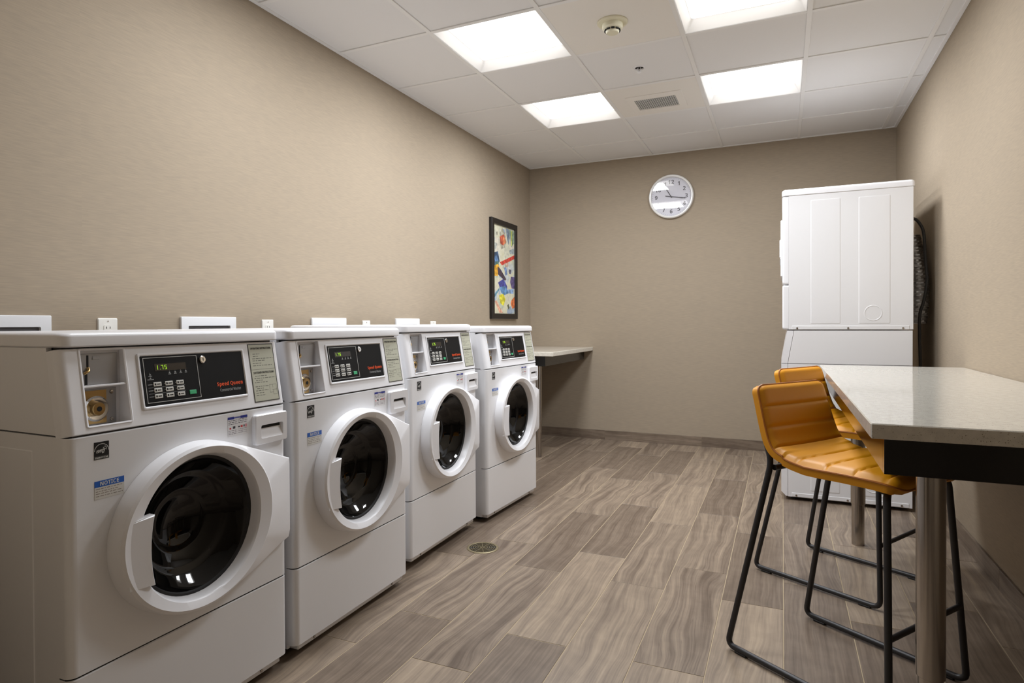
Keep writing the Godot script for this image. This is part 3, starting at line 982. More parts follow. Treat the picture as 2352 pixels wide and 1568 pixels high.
	g.loft([ring_xy(oc, F - 0.004, oo), ring_xy(oc, DZ - 0.003, oo), ring_xy(rrect(du1 - du0 - 0.005, dy1 - dy0 - 0.005, 0.006, 4), DZ, oo), ring_xy(ic, DZ, io), scoop], false, true)
	var dw0 := part("drawer", g, M.white_plastic, t, 35.0)
	part("undercut_shade", Geo.new().box(Vector3(io.x, hy1 - 0.0075, F + 0.0030), Vector3(hu1 - hu0 - 0.008, 0.010, 0.004), 0.0015), M.dark_slot, dw0, 0.0)  # dark strip painting the shaded undercut at the top of the scoop
	# stickers
	g = Geo.new(); g.quad(Vector3(-0.281, 0.797, F + 0.0006), Vector3(-0.245, 0.797, F + 0.0006), Vector3(-0.245, 0.8385, F + 0.0006), Vector3(-0.281, 0.8385, F + 0.0006))
	var es := part("efficiency_sticker", g, M.efficiency_print, t, 0.0, "black energy sticker with a star")
	letters("energy", 0.0105, M.print_white, es, Transform3D(Basis(Vector3.RIGHT, Vector3(0.25, 1, 0), Vector3.BACK) * Basis(Vector3.BACK, 0.12), Vector3(-0.2655, 0.8155, F + 0.001)), true, 0.020)
	letters("ENERGY STAR", 0.0040, M.print_white, es, Transform3D(Basis(), Vector3(-0.263, 0.8012, F + 0.001)), true, 0.031)
	g = Geo.new(); g.quad(Vector3(-0.281, 0.703, F + 0.0006), Vector3(-0.208, 0.703, F + 0.0006), Vector3(-0.208, 0.746, F + 0.0006), Vector3(-0.281, 0.746, F + 0.0006))
	var nt := part("notice_sticker", g, M.notice_print, t, 0.0, "blue and white notice sticker")
	letters("NOTICE", 0.0095, M.print_white, nt, Transform3D(Basis(), Vector3(-0.2445, 0.7388, F + 0.001)), true, 0.046)
	g = Geo.new(); g.quad(Vector3(0.108, 0.787, F + 0.0006), Vector3(0.181, 0.787, F + 0.0006), Vector3(0.181, 0.844, F + 0.0006), Vector3(0.108, 0.844, F + 0.0006))
	part("warning_sticker", g, M.warning_print, t, 0.0, "small warning sticker with navy heading")
	# door
	build_door(t, F)
	return t

func sl_quad_between(g: Geo, u0: float, u1: float, va: float, oa: float, vb: float, ob: float) -> void:
	g.quad(sl(u0, va, oa), sl(u1, va, oa), sl(u1, vb, ob), sl(u0, vb, ob))

func panel_edges(g: Geo, y0: float, y1: float) -> void:
	var F := 0.35
	for s in [-1.0, 1.0]:
		var P := []
		for q in [[y0 - 0.002, F - 0.004], [y0, F], [y1, F], [y1 + 0.002, F - 0.004]]:
			var k := PackedVector3Array()
			for i in 8:
				var a := PI / 2 * i / 7.0
				k.append(Vector3(s * (0.3215 + sin(a) * 0.02), q[0], q[1] - 0.02 + cos(a) * 0.02))
			k.append(Vector3(s * 0.3415, q[0], q[1] - 0.042))
			P.append(k)
		g.grid(P, s < 0)
	g.quad(Vector3(-0.3215, y0 - 0.002, F - 0.004), Vector3(0.3215, y0 - 0.002, F - 0.004), Vector3(0.3215, y0, F), Vector3(-0.3215, y0, F))
	g.quad(Vector3(-0.3215, y1, F), Vector3(0.3215, y1, F), Vector3(0.3215, y1 + 0.002, F - 0.004), Vector3(-0.3215, y1 + 0.002, F - 0.004))

func front_panel(g: Geo, y0: float, y1: float) -> void:
	g.quad(Vector3(-0.3215, y0, 0.35), Vector3(0.3215, y0, 0.35), Vector3(0.3215, y1, 0.35), Vector3(-0.3215, y1, 0.35))
	panel_edges(g, y0, y1)

func build_door(t: Node3D, F: float) -> void:
	var c := Vector2(-0.006, 0.569)
	var n := 96
	var gr := 0.187
	var EA := 0.244; var EB := 0.223
	var rings := [PackedVector3Array(), PackedVector3Array(), PackedVector3Array(), PackedVector3Array(), PackedVector3Array(), PackedVector3Array(), PackedVector3Array(), PackedVector3Array(), PackedVector3Array()]
	for i in n:
		var a := TAU * i / n
		var d := Vector2(cos(a), sin(a))
		# outer edge of the ring: wider than tall
		var e := 1.0 / sqrt(d.x * d.x / (EA * EA) + d.y * d.y / (EB * EB))
		# the hinge wing on the right, bounded by straight lines
		var wing := e
		if d.x > 0.0:
			var k := 0.340 / d.x
			# upper and lower wing edges run from the ring to the corners of the hinge side
			var inside := true
			for q in [Vector2(0.340, 0.114), Vector2(0.340, -0.136)]:
				var p := tangent(EA, EB, q)
				var r: Vector2 = q - p
				if (d.angle() > p.angle() and q.y > 0) or (d.angle() < p.angle() and q.y < 0): inside = false
				var den := d.x * r.y - d.y * r.x
				if absf(den) > 1e-6:
					var s := (p.x * r.y - p.y * r.x) / den
					if s > 0.0: k = minf(k, s)
			if inside: wing = maxf(e, k)
		var wz := lerpf(0.042, 0.022, clampf((wing - e) / 0.09, 0, 1))
		var xs := [[gr - 0.004, 0.004], [gr, 0.014], [gr + 0.005, 0.036], [gr + 0.010, 0.043], [e - 0.009, 0.050], [e - 0.001, 0.045], [maxf(wing - 0.003, e + 0.0), wz if wing > e + 0.004 else 0.041], [maxf(wing + 0.003, e + 0.003), (wz - 0.004) if wing > e + 0.004 else 0.028], [maxf(wing + 0.004, e + 0.004), 0.0002]]
		for k in 9:
			var q: Array = xs[k]
			rings[k].append(Vector3(c.x + d.x * q[0], c.y + d.y * q[0], F + q[1]))
	var g := Geo.new()
	g.loft(rings, false, false)
	var dr := part("door", g, M.white_plastic, t, 34.0)
	# gasket and dark bowl
	var fw := Transform3D(Basis(Vector3.RIGHT, PI / 2), Vector3(c.x, c.y, F))
	part("gasket", Geo.new().band([[gr - 0.010, 0.008], [gr - 0.007, 0.013], [gr - 0.001, 0.013], [gr + 0.001, 0.006]], 64, fw), M.rubber, dr)
	part("door_glass", Geo.new().grid(bowl(gr - 0.006, fw), true), M.door_glass, dr, 50.0, "dark glossy glass bowl")
	# handle: a flat plate that reaches over the glass
	g = Geo.new()
	var hp := []
	for q in [[0.030, 0.0], [0.050, 0.0], [0.0535, 0.003]]:
		var k := PackedVector3Array()
		var ins: float = q[1]
		for s in 9:
			var y := lerpf(-0.088 + ins, 0.088 - ins, s / 8.0)
			k.append(Vector3(-0.163 - ins - 0.010 * (1.0 - pow(y / 0.088, 2.0)), c.y - 0.014 + y, F + q[0]))
		for s in 9:
			var y := lerpf(0.082 - ins, -0.082 + ins, s / 8.0)
			k.append(Vector3(-0.228 + ins, c.y - 0.014 + y, F + minf(q[0], 0.047)))
		hp.append(k)
	g.loft(hp)
	part("handle", g, M.white_plastic, dr, 30.0)

# where a line from the point P outside touches an upright ellipse, on the side of P's own sign of y
func tangent(a: float, b: float, p: Vector2) -> Vector2:
	var best := Vector2.ZERO
	var most := -9.0
	for i in 721:
		var t := (PI / 2) * i / 720.0 * signf(p.y)
		var q := Vector2(cos(t) * a, sin(t) * b)
		var side := q.x * p.x / (a * a) + q.y * p.y / (b * b)
		if -absf(side - 1.0) > most:
			most = -absf(side - 1.0)
			best = q
	return best

func bowl(R: float, at: Transform3D) -> Array:
	var prof := [[R, 0.010]]
	for i in range(1, 25):
		var q := 1.0 - i / 24.0
		var z := 0.006 - 0.098 * (1.0 - q * q)
		# two moulded steps in the glass
		z += 0.006 * smoothstep(0.76, 0.70, q) + 0.005 * smoothstep(0.46, 0.40, q)
		prof.append([maxf(R * q, 0.0004), z])
	var rows := []
	for p in prof:
		var k := PackedVector3Array()
		for i in 65:
			var a := TAU * i / 64.0
			k.append(at * Vector3(cos(a) * p[0], p[1], sin(a) * p[0]))
		rows.append(k)
	return rows

# ---------------------------------------------------------------- stacked washer and dryer
func build_stack() -> void:
	var X0 := 2.306; var X1 := 3.000; var Z0 := 0.877; var Z1 := 1.560
	var o := Vector3((X0 + X1) / 2, 0, (Z0 + Z1) / 2)
	var t := thing("stacked_washer_dryer", "tall white dryer stacked on a washer, seen from its side", "washer dryer", o)
	t.set_meta("label", "tall white stacked washer and dryer by the right wall")
	var off := Transform3D(Basis(), -o)
	# upper cabinet
	var g := Geo.new()
	g.mm(Vector3(X0 + 0.036, 1.066, Z0), Vector3(X1, 1.902, Z1), 0.003); g.xf(0, off)
	var up := part("dryer_cabinet", g, M.enamel, t, 0.0)
	g = Geo.new()
	var ring := []
	for q in [[0.004, 1.899], [0.0, 1.902], [0.0, 1.926], [0.003, 1.933], [0.009, 1.9385]]:
		ring.append(ring_xz(rrect(X1 - X0 + 0.010 - 2 * q[0], Z1 - Z0 + 0.012 - 2 * q[0], 0.02, 5), q[1], Vector2(0.003, 0)))
	g.loft(ring)
	part("dryer_lid", g, M.white_plastic, t, 40.0)
	for q in [[1.3485, 1.899], [1.066, 1.3445]]:
		g = Geo.new()
		var h: float = q[1] - q[0]
		ring = []
		for s in [[0.036, 0.0], [0.010, 0.0], [0.003, 0.004], [0.0, 0.012]]:
			var k := PackedVector3Array()
			for p in rrect(Z1 - Z0 - 2 * s[1], h - 2 * s[1], 0.012, 4): k.append(Vector3(X0 + s[0] - o.x, (q[0] + q[1]) / 2 + p.y, p.x))
			ring.append(k)
		g.loft(ring)
		part("dryer_front" if q[0] > 1.2 else "dryer_kick_panel", g, M.white_plastic, t, 40.0)
	# door edge and handle seen past the front
	g = Geo.new(); g.box(Vector3(X0 - 0.004 - o.x, 1.585, 0.02), Vector3(0.012, 0.36, 0.46), 0.005)
	var dd := part("dryer_door", g, M.white_plastic, t, 0.0)
	g = Geo.new(); g.box(Vector3(X0 - 0.011 - o.x, 1.586, 0.20), Vector3(0.010, 0.115, 0.05), 0.004)
	part("door_handle", g, M.white_plastic, dd, 0.0)
	g = Geo.new(); g.box(Vector3(X0 - 0.011 - o.x, 1.500, 0.225), Vector3(0.008, 0.05, 0.02), 0.003)
	part("hinge", g, M.grey_metal, dd, 0.0)
	# pressed fields on both cabinets' near side
	for q in [[2.469, 2.622, 1.106, 1.860, 0], [2.726, 2.880, 1.106, 1.857, 0], [2.469, 2.620, 0.072, 0.78, 1], [2.726, 2.880, 0.072, 0.78, 1]]:
		g = Geo.new()
		pressed(g, q[0], q[1], q[2], q[3], Z1, 0.0024)
		g.xf(0, off)
		part("pressed_panel", g, M.enamel, t, 20.0)
	for y in [1.165, 0.138]:
		g = Geo.new()
		g.band([[0.048, -0.0005], [0.046, 0.0015], [0.042, 0.0015], [0.040, -0.0005]], 40, Transform3D(Basis(Vector3.RIGHT, PI / 2), Vector3(2.797 - o.x, y, Z1 + 0.0024 - o.z)))
		part("knockout_ring", g, M.enamel, t, 30.0)
	# lower cabinet with a sloping control section
	g = Geo.new()
	g.prism(PackedVector2Array([Vector2(2.338, 0.022), Vector2(X1 - 0.005, 0.022), Vector2(X1 - 0.005, 0.8535), Vector2(2.338, 0.8535)]), Transform3D(Basis(), Vector3(0, 0, Z0)), Z1 - Z0)
	g.prism(PackedVector2Array([Vector2(2.338, 0.8565), Vector2(X1 - 0.005, 0.8565), Vector2(X1 - 0.005, 1.061), Vector2(2.373, 1.061)]), Transform3D(Basis(), Vector3(0, 0, Z0)), Z1 - Z0)
	g.xf(0, off)
	part("washer_cabinet", g, M.enamel, t, 0.0)
	g = Geo.new()
	g.prism(PackedVector2Array([Vector2(X0 - 0.006, 0.8565), Vector2(2.3362, 0.8565), Vector2(2.3710, 1.061), Vector2(2.333, 1.061)]), Transform3D(Basis(), Vector3(0, 0, Z0)), Z1 - Z0)
	g.xf(0, off)
	part("washer_control_panel", g, M.white_plastic, t, 0.0)
	g = Geo.new()
	g.prism(PackedVector2Array([Vector2(X0 - 0.006, 0.052), Vector2(2.327, 0.024), Vector2(2.3362, 0.024), Vector2(2.3362, 0.8535), Vector2(X0 - 0.006, 0.8535)]), Transform3D(Basis(), Vector3(0, 0, Z0)), Z1 - Z0)
	g.xf(0, off)
	part("washer_front", g, M.white_plastic, t, 0.0)
	for q in [[1.0665, 1.0895, [2.390, 2.667, 2.948], 1.0755], [0.024, 0.0475, [2.385, 2.665, 2.943], 0.033]]:
		g = Geo.new()
		g.mm(Vector3(2.360, q[0], Z1 - 0.001), Vector3(2.979, q[1], Z1 + 0.003), 0.0015); g.xf(0, off)
		var st := part("joining_strip", g, M.enamel, t, 0.0)
		for x in q[2]:
			part("screw", Geo.new().lathe([[0.0, 0.0], [0.0062, 0.0], [0.005, 0.003], [0.0, 0.0035]], 14, Transform3D(Basis(Vector3.RIGHT, PI / 2), Vector3(x - o.x, q[3], Z1 + 0.003 - o.z))), M.steel, st)
	for sx in [-1.0, 1.0]:
		for sz in [-1.0, 1.0]:
			part("foot", Geo.new().lathe([[0.0, 0.0], [0.022, 0.0], [0.022, 0.01], [0.012, 0.013], [0.012, 0.024], [0.0, 0.024]], 16, Transform3D(Basis(), Vector3(0.28 * sx, 0, 0.28 * sz))), M.rubber, t)
	# foil duct and cord behind it
	var du := thing("exhaust_duct", "silver foil exhaust duct behind the stacked dryer", "duct", Vector3(3.06, 0.0, 1.30))
	var rr := []
	var hv := Curve3D.new()
	for q in [[Vector3(-0.01, 1.66, -0.14), Vector3(0.01, -0.08, 0.03)], [Vector3(0.008, 1.44, -0.02), Vector3(0.004, -0.08, 0.03)], [Vector3(0.004, 1.24, 0.05), Vector3(-0.004, -0.06, 0.01)], [Vector3(-0.008, 1.10, 0.06), Vector3(0, -0.04, 0)]]: hv.add_point(q[0], -q[1], q[1])
	hv.bake_interval = 0.004
	var path := []
	for i in 150: path.append(hv.sample_baked(hv.get_baked_length() * i / 149.0))
	for i in path.size():
		var k := PackedVector3Array()
		for j in 24:
			var a := TAU * j / 24.0
			var rad := 0.047 + 0.0022 * sin(i * 1.9) + 0.0016 * sin(j * 2.3 + i * 0.9) + 0.0014 * sin(j * 5.0 - i * 0.43)
			k.append(path[i] + Vector3(cos(a) * rad, 0, sin(a) * rad))
		rr.append(k)
	part("hose", Geo.new().loft(rr), M.foil, du, 25.0)
	var co := thing("power_cord", "black power cord looping behind the stacked dryer", "cord", Vector3(3.06, 0.0, 1.45))
	var cpts := [Vector3(3.0105, 1.735, 1.42), Vector3(3.040, 1.712, 1.43), Vector3(3.066, 1.640, 1.45), Vector3(3.074, 1.495, 1.45), Vector3(3.085, 1.365, 1.45), Vector3(3.068, 1.237, 1.45), Vector3(3.049, 1.160, 1.45), Vector3(3.047, 1.02, 1.45), Vector3(3.06, 0.60, 1.44), Vector3(3.08, 0.012, 1.40)]
	var cv := Curve3D.new()
	for i in cpts.size():
		var tn: Vector3 = (cpts[mini(i + 1, cpts.size() - 1)] - cpts[maxi(i - 1, 0)]) / 6.0
		cv.add_point(cpts[i] - co.position, -tn, tn)
	part("cable", Geo.new().tube(Array(cv.tessellate(4, 4)), 0.0085, 8), M.cord_black, co)

func pressed(g: Geo, x0: float, x1: float, y0: float, y1: float, z: float, h: float) -> void:
	var w := x1 - x0; var d := y1 - y0
	var off := Vector2((x0 + x1) / 2, (y0 + y1) / 2)
	g.loft([ring_xy(rrect(w + 0.012, d + 0.012, 0.008, 3), z - 0.0005, off), ring_xy(rrect(w + 0.004, d + 0.004, 0.006, 3), z + h * 0.7, off), ring_xy(rrect(w - 0.004, d - 0.004, 0.005, 3), z + h, off)], false, true)

# ---------------------------------------------------------------- counters, stools
func leg(t: Node3D, at: Vector3, top: float) -> void:
	var l := part("leg", Geo.new().lathe([[0.0, 0.0], [0.0280, 0.0], [0.0285, 0.003], [0.0285, 0.30], [0.0, 0.30]], 40, Transform3D(Basis(), at)), M.steel, t)
	part("sleeve", Geo.new().lathe([[0.0, 0.205], [0.0320, 0.205], [0.0325, 0.207], [0.0325, top], [0.0, top]], 40, Transform3D(Basis(), at)), M.steel, l)

func build_counters() -> void:
	var y1 := 0.883; var y0 := 0.848
	var a := Vector3(2.490, y0, 2.085); var b := Vector3(W - 0.002, y1, 4.235)
	var o := Vector3((a.x + b.x) / 2, 0, (a.z + b.z) / 2)
	var t := thing("counter_table", "speckled quartz counter table with black apron along the right wall", "counter", o)
	part("countertop", Geo.new().mm(a - o, b - o, 0.0025), M.quartz, t, 0.0, "cream speckled quartz top")
	var g := Geo.new()
	var ap := 0.763
	for q in [[Vector3(a.x + 0.03, ap, b.z - 0.052), Vector3(b.x - 0.01, y0, b.z - 0.030)], [Vector3(a.x + 0.03, ap, a.z + 0.030), Vector3(b.x - 0.01, y0, a.z + 0.052)], [Vector3(a.x + 0.03, ap, a.z + 0.052), Vector3(a.x + 0.052, y0, b.z - 0.052)], [Vector3(b.x - 0.032, ap, a.z + 0.052), Vector3(b.x - 0.01, y0, b.z - 0.052)]]:
		part("apron", Geo.new().mm(q[0] - o, q[1] - o, 0.0008), M.laminate_black, t, 0.0)
	part("mounting_board", Geo.new().mm(Vector3(a.x + 0.052, y0 - 0.018, a.z + 0.052) - o, Vector3(b.x - 0.032, y0, b.z - 0.052) - o), M.laminate_black, t, 0.0)
	leg(t, Vector3(2.652, 0, 3.970) - o, y0 - 0.018)
	leg(t, Vector3(2.650, 0, 2.290) - o, y0 - 0.018)
	# corner counter
	a = Vector3(0.002, y0, 0.002); b = Vector3(0.645, y1, 1.165)
	o = Vector3((a.x + b.x) / 2, 0, (a.z + b.z) / 2)
	t = thing("counter_table", "small cream counter in the far left corner behind the washers", "counter", o)
	part("countertop", Geo.new().mm(a - o, b - o, 0.0025), M.quartz, t, 0.0)
	for q in [[Vector3(0.03, 0.766, b.z - 0.052), Vector3(b.x - 0.075, y0, b.z - 0.030)], [Vector3(b.x - 0.097, 0.766, 0.04), Vector3(b.x - 0.075, y0, b.z - 0.052)]]:
		part("apron", Geo.new().mm(q[0] - o, q[1] - o, 0.0008), M.laminate_black, t, 0.0)
	part("mounting_board", Geo.new().mm(Vector3(0.01, y0 - 0.018, 0.01) - o, Vector3(b.x - 0.097, y0, b.z - 0.052) - o), M.laminate_black, t, 0.0)
	leg(t, Vector3(0.455, 0, 1.0) - o, y0 - 0.018)

# stool: x forward, z to the sitter's right, y up
func seat_profile() -> Array:
	var c := Curve2D.new()
	var P := [Vector2(-0.214, 0.902), Vector2(-0.196, 0.840), Vector2(-0.176, 0.770), Vector2(-0.158, 0.722), Vector2(-0.132, 0.692), Vector2(-0.085, 0.678), Vector2(0.0, 0.675), Vector2(0.10, 0.677), Vector2(0.20, 0.676), Vector2(0.238, 0.670), Vector2(0.254, 0.656)]
	for i in P.size():
		var tn: Vector2 = (P[mini(i + 1, P.size() - 1)] - P[maxi(i - 1, 0)]) / 6.0
		c.add_point(P[i], -tn, tn)
	c.bake_interval = 0.004
	var L := c.get_baked_length()
	var o := []
	for i in 121:
		o.append(c.sample_baked(L * i / 120.0, true))
	return o

func make_stool() -> Node3D:
	var t := thing("bar_stool", "x", "stool", Vector3.ZERO, 0.0, "mustard leather counter stools")
	var pr := seat_profile()
	var n := pr.size()
	var half := func(i: int) -> float:
		var s := float(i) / (n - 1)
		var w := lerpf(0.180, 0.196, clampf(s / 0.45, 0, 1)) if s < 0.45 else lerpf(0.196, 0.200, (s - 0.45) / 0.55)
		# rounded corners at both ends
		var e := minf(s, 1.0 - s) * 0.72
		var r := 0.030 if s < 0.5 else 0.055
		if e < r: w -= r - sqrt(maxf(0.0, r * r - (r - e) * (r - e)))
		return w
	var nrm := []
	for i in n:
		var d: Vector2 = (pr[mini(i + 1, n - 1)] - pr[maxi(i - 1, 0)]).normalized()
		nrm.append(Vector2(-d.y, d.x))
	var seams := [0.0, 0.115, 0.228, 0.348, 0.49, 0.635, 0.78, 0.92, 1.0]
	var m := 29
	var top := []; var bot := []
	for i in n:
		var s := float(i) / (n - 1)
		var k := PackedVector3Array(); var b := PackedVector3Array()
		var w: float = half.call(i)
		for j in m:
			var q := -1.0 + 2.0 * j / (m - 1)
			# seams bow towards the front on the seat
			var ss := s - (0.028 * (1.0 - q * q) if s > 0.42 else 0.0) * minf(1.0, (1.0 - s) * 6.0)
			var lo := 0.0; var hi := 1.0
			for z in seams.size() - 1:
				if ss >= seams[z] and ss <= seams[z + 1]: lo = seams[z]; hi = seams[z + 1]
			var f := clampf((ss - lo) / maxf(hi - lo, 0.01), 0, 1)
			var puff := 0.0085 * pow(maxf(0.0, 1.0 - pow(absf(2.0 * f - 1.0), 9.0)), 0.8)
			var edge := clampf((1.0 - absf(q)) * 9.0, 0, 1) * clampf(minf(s, 1.0 - s) * 40.0, 0, 1)
			puff = 0.003 + (puff + 0.006) * sqrt(edge)
			# the shell is dished across
			var dish := (0.006 * q * q if s < 0.42 else 0.0) - 0.010 * pow(absf(q), 3.0) * clampf((s - 0.42) / 0.12, 0, 1)
			var p: Vector2 = pr[i] + nrm[i] * (puff + dish)
			k.append(Vector3(p.x, p.y, q * w))
			var p2: Vector2 = pr[i] + nrm[i] * (dish - 0.022 - 0.004 * edge)
			b.append(Vector3(p2.x, p2.y, q * w * 0.985))
		top.append(k); bot.append(b)
	# cushion, outer shell and piping
	var g := Geo.new()
	g.grid(top, false)
	fix_up(g)
	var cu := part("seat_cushion", g, M.leather, t, 60.0)
	g = Geo.new()
	g.grid(bot, true)
	var rim := []
	for i in n: rim.append([top[i][0], bot[i][0]])
	for j in m: rim.append([top[n - 1][j], bot[n - 1][j]])
	for i in range(n - 1, -1, -1): rim.append([top[i][m - 1], bot[i][m - 1]])
	for j in range(m - 1, -1, -1): rim.append([top[0][j], bot[0][j]])
	var r0 := PackedVector3Array(); var r1 := PackedVector3Array(); var pp := []
	for q in rim:
		r0.append(q[0]); r1.append(q[1])
		if pp.is_empty() or pp[-1].distance_to(q[0]) > 0.004: pp.append(q[0])
	g.grid([r0, r1], false)
	part("shell", g, M.leather, t, 50.0)
	part("piping", Geo.new().tube(pp, 0.0032, 6, true), M.leather_piping, cu)
	# sled frame
	var R := 0.0098
	for s in [-1.0, 1.0]:
		var path := rounded([Vector3(-0.180, 0.722, 0.166 * s), Vector3(-0.156, 0.658, 0.172 * s), Vector3(-0.290, 0.0142, 0.220 * s), Vector3(0.236, 0.0142, 0.220 * s), Vector3(0.205, 0.637, 0.172 * s), Vector3(0.19, 0.639, 0.130 * s)], 0.030, 6)
		part("sled_leg", Geo.new().tube(path, R, 12), M.powder_coat, t, 50.0)
		for x in [-0.235, 0.18]:
			part("glide", Geo.new().box(Vector3(x, 0.004, 0.220 * s), Vector3(0.045, 0.008, 0.017), 0.002), M.rubber, t, 0.0)
	part("footrest", Geo.new().tube([Vector3(0.2255, 0.245, -0.200), Vector3(0.2255, 0.245, 0.200)], 0.0085, 10), M.powder_coat, t, 50.0)
	for x in [-0.15, 0.19]:
		part("seat_rail", Geo.new().tube([Vector3(x, 0.640, -0.165), Vector3(x, 0.640, 0.165)], R, 10), M.powder_coat, t, 50.0)
	return t

func fix_up(g: Geo) -> void:
	# the cushion's outside faces forwards and up
	var s := Vector3.ZERO
	for i in range(0, g.v.size(), 3): s += (g.v[i + 1] - g.v[i]).cross(g.v[i + 2] - g.v[i])
	if s.y < 0.0: g.flip_from(0)

# ---------------------------------------------------------------- small things
func build_wall_things() -> void:
	# clock
	var t := thing("wall_clock", "round silver wall clock on the back wall", "clock", Vector3(1.385, 2.061, 0))
	var C := Vector3(0, 0.2, 0)
	var fw := Transform3D(Basis(Vector3.RIGHT, PI / 2), C)
	part("rim", Geo.new().band([[0.176, 0.010], [0.176, 0.026], [0.181, 0.034], [0.189, 0.036], [0.196, 0.032], [0.200, 0.022], [0.199, 0.001], [0.176, 0.001]], 72, fw), mat("clock_rim", c8(240, 239, 237), 0.25, 0.25), t)
	var fc := part("face", Geo.new().lathe([[0.0, 0.001], [0.1762, 0.001], [0.1762, 0.011], [0.0, 0.011]], 64, fw), M.clock_face, t)
	for k in range(1, 13):
		var a := PI / 2 - TAU * k / 12.0
		letters(str(k), 0.036, M.clock_ink, fc, Transform3D(Basis(), C + Vector3(cos(a) * 0.134, sin(a) * 0.134, 0.0118)), true, 0.0, "numeral")
	for k in 60:
		var a := TAU * k / 60.0
		var l: float = 0.010 if k % 5 == 0 else 0.005
		part("minute_mark", Geo.new().box(Vector3(0, 0.166, 0.0115), Vector3(0.0018, l, 0.001)), M.clock_ink, fc, 0.0).transform = Transform3D(Basis(Vector3.BACK, a), C)
	part("hour_hand", Geo.new().box(Vector3(0, 0.036, 0.014), Vector3(0.008, 0.098, 0.0015)), M.clock_ink, t, 0.0).transform = Transform3D(Basis(Vector3.BACK, deg_to_rad(31)), C)
	part("minute_hand", Geo.new().box(Vector3(0, 0.038, 0.017), Vector3(0.0075, 0.180, 0.0015)), M.clock_ink, t, 0.0).transform = Transform3D(Basis(Vector3.BACK, deg_to_rad(-100)), C)
	part("second_hand", Geo.new().box(Vector3(0, 0.03, 0.019), Vector3(0.002, 0.15, 0.001)), M.clock_ink, t, 0.0).transform = Transform3D(Basis(Vector3.BACK, deg_to_rad(-103)), C)
	part("hub", Geo.new().lathe([[0.0, 0.011], [0.007, 0.011], [0.007, 0.021], [0.0, 0.021]], 20, fw), M.clock_ink, t)
	part("cover_glass", Geo.new().lathe([[0.0, 0.0255], [0.1765, 0.0255], [0.1765, 0.0270], [0.0, 0.0270]], 64, fw), M.clear_glass, t)
	# framed picture
	t = thing("framed_picture", "tall black framed abstract picture in bright colours on the left wall", "picture", Vector3(0, 1.155, 0.686))
	var w := 0.572; var h := 0.882
	var g := Geo.new()
	var R := []
	for q in [[w, h, 0.001], [w, h, 0.026], [w - 0.006, h - 0.006, 0.030], [w - 0.092, h - 0.092, 0.030], [w - 0.098, h - 0.098, 0.014]]:
		var k := PackedVector3Array()
		for p in [Vector2(-0.5, -0.5), Vector2(0.5, -0.5), Vector2(0.5, 0.5), Vector2(-0.5, 0.5)]: k.append(Vector3(q[2], h / 2 + p.y * q[1], -p.x * q[0]))
		R.append(k)
	g.loft(R, false, false)
	part("frame", g, M.black_frame, t, 0.0)
	g = Geo.new()
	var iw := (w - 0.09) / 2; var ih := (h - 0.09) / 2
	g.quad(Vector3(0.015, h / 2 - ih, iw), Vector3(0.015, h / 2 - ih, -iw), Vector3(0.015, h / 2 + ih, -iw), Vector3(0.015, h / 2 + ih, iw))
	part("print", g, M.picture_print, t, 0.0)
	part("backing", Geo.new().mm(Vector3(0.001, 0.02, -w / 2 + 0.02), Vector3(0.013, h - 0.02, w / 2 - 0.02)), M.black_frame, t, 0.0)
	# outlets and laundry boxes above the washers
	var ob: Node3D; var lb: Node3D
	var on := ["white wall outlet above the first washer's coin box", "white wall outlet where the first and second washers meet", "white wall outlet above the second washer's right end", "white wall outlet above the third washer, rightmost of the four"]
	var ln := ["white laundry supply box on the wall at the left edge", "white laundry supply box on the wall above the first washer's right half", "white laundry supply box on the wall above the second washer", "white laundry supply box on the wall above the third washer's left end"]
	for k in 4:
		var zo := 4.356 - 0.8055 * k
		var zl := 4.705 - 0.8065 * k
		if k == 0:
			ob = thing("wall_outlet", on[0], "outlet", Vector3(0, 1.026, zo), PI / 2, "outlets above the washers")
			g = Geo.new()
			g.loft([ring_xy(rrect(0.076, 0.116, 0.004, 3), 0.0005, Vector2(0, 0.058)), ring_xy(rrect(0.076, 0.116, 0.004, 3), 0.003, Vector2(0, 0.058)), ring_xy(rrect(0.070, 0.110, 0.004, 3), 0.006, Vector2(0, 0.058))])
			part("cover_plate", g, M.outlet_plastic, ob, 30.0)
			part("screw", Geo.new().lathe([[0.0, 0.0055], [0.003, 0.0055], [0.0025, 0.007], [0.0, 0.0072]], 10, Transform3D(Basis(Vector3.RIGHT, PI / 2), Vector3(0, 0.104, 0))), M.steel, ob)
			for s in [-1.0, 1.0]:
				g = Geo.new()
				g.loft([ring_xy(rrect(0.034, 0.029, 0.008, 4), 0.005, Vector2(0, 0.058 + 0.0195 * s)), ring_xy(rrect(0.034, 0.029, 0.008, 4), 0.0075, Vector2(0, 0.058 + 0.0195 * s))])
				var rc := part("socket", g, M.outlet_plastic, ob, 30.0)
				for x in [-0.0065, 0.0065, 0.0]:
					g = Geo.new()
					g.box(Vector3(x, 0.058 + 0.0195 * s + (0.003 if x != 0.0 else -0.008), 0.0076), Vector3(0.0022, 0.008, 0.0008) if x != 0.0 else Vector3(0.004, 0.004, 0.0008))
					part("slot", g, M.dark_slot, rc, 0.0)
			lb = thing("laundry_box", ln[0], "supply box", Vector3(0, 0.945, zl), PI / 2, "laundry supply boxes above the washers")
			g = Geo.new()
			var cc := Vector2(0, 0.1025)
			var hc := Vector2(0, 0.083)
			g.loft([ring_xy(rrect(0.292, 0.205, 0.004, 3), 0.0005, cc), ring_xy(rrect(0.292, 0.205, 0.004, 3), 0.010, cc), ring_xy(rrect(0.288, 0.201, 0.004, 3), 0.012, cc), ring_xy(rrect(0.222, 0.166, 0.004, 3), 0.012, hc), ring_xy(rrect(0.220, 0.164, 0.004, 3), 0.001, hc)], false, false)
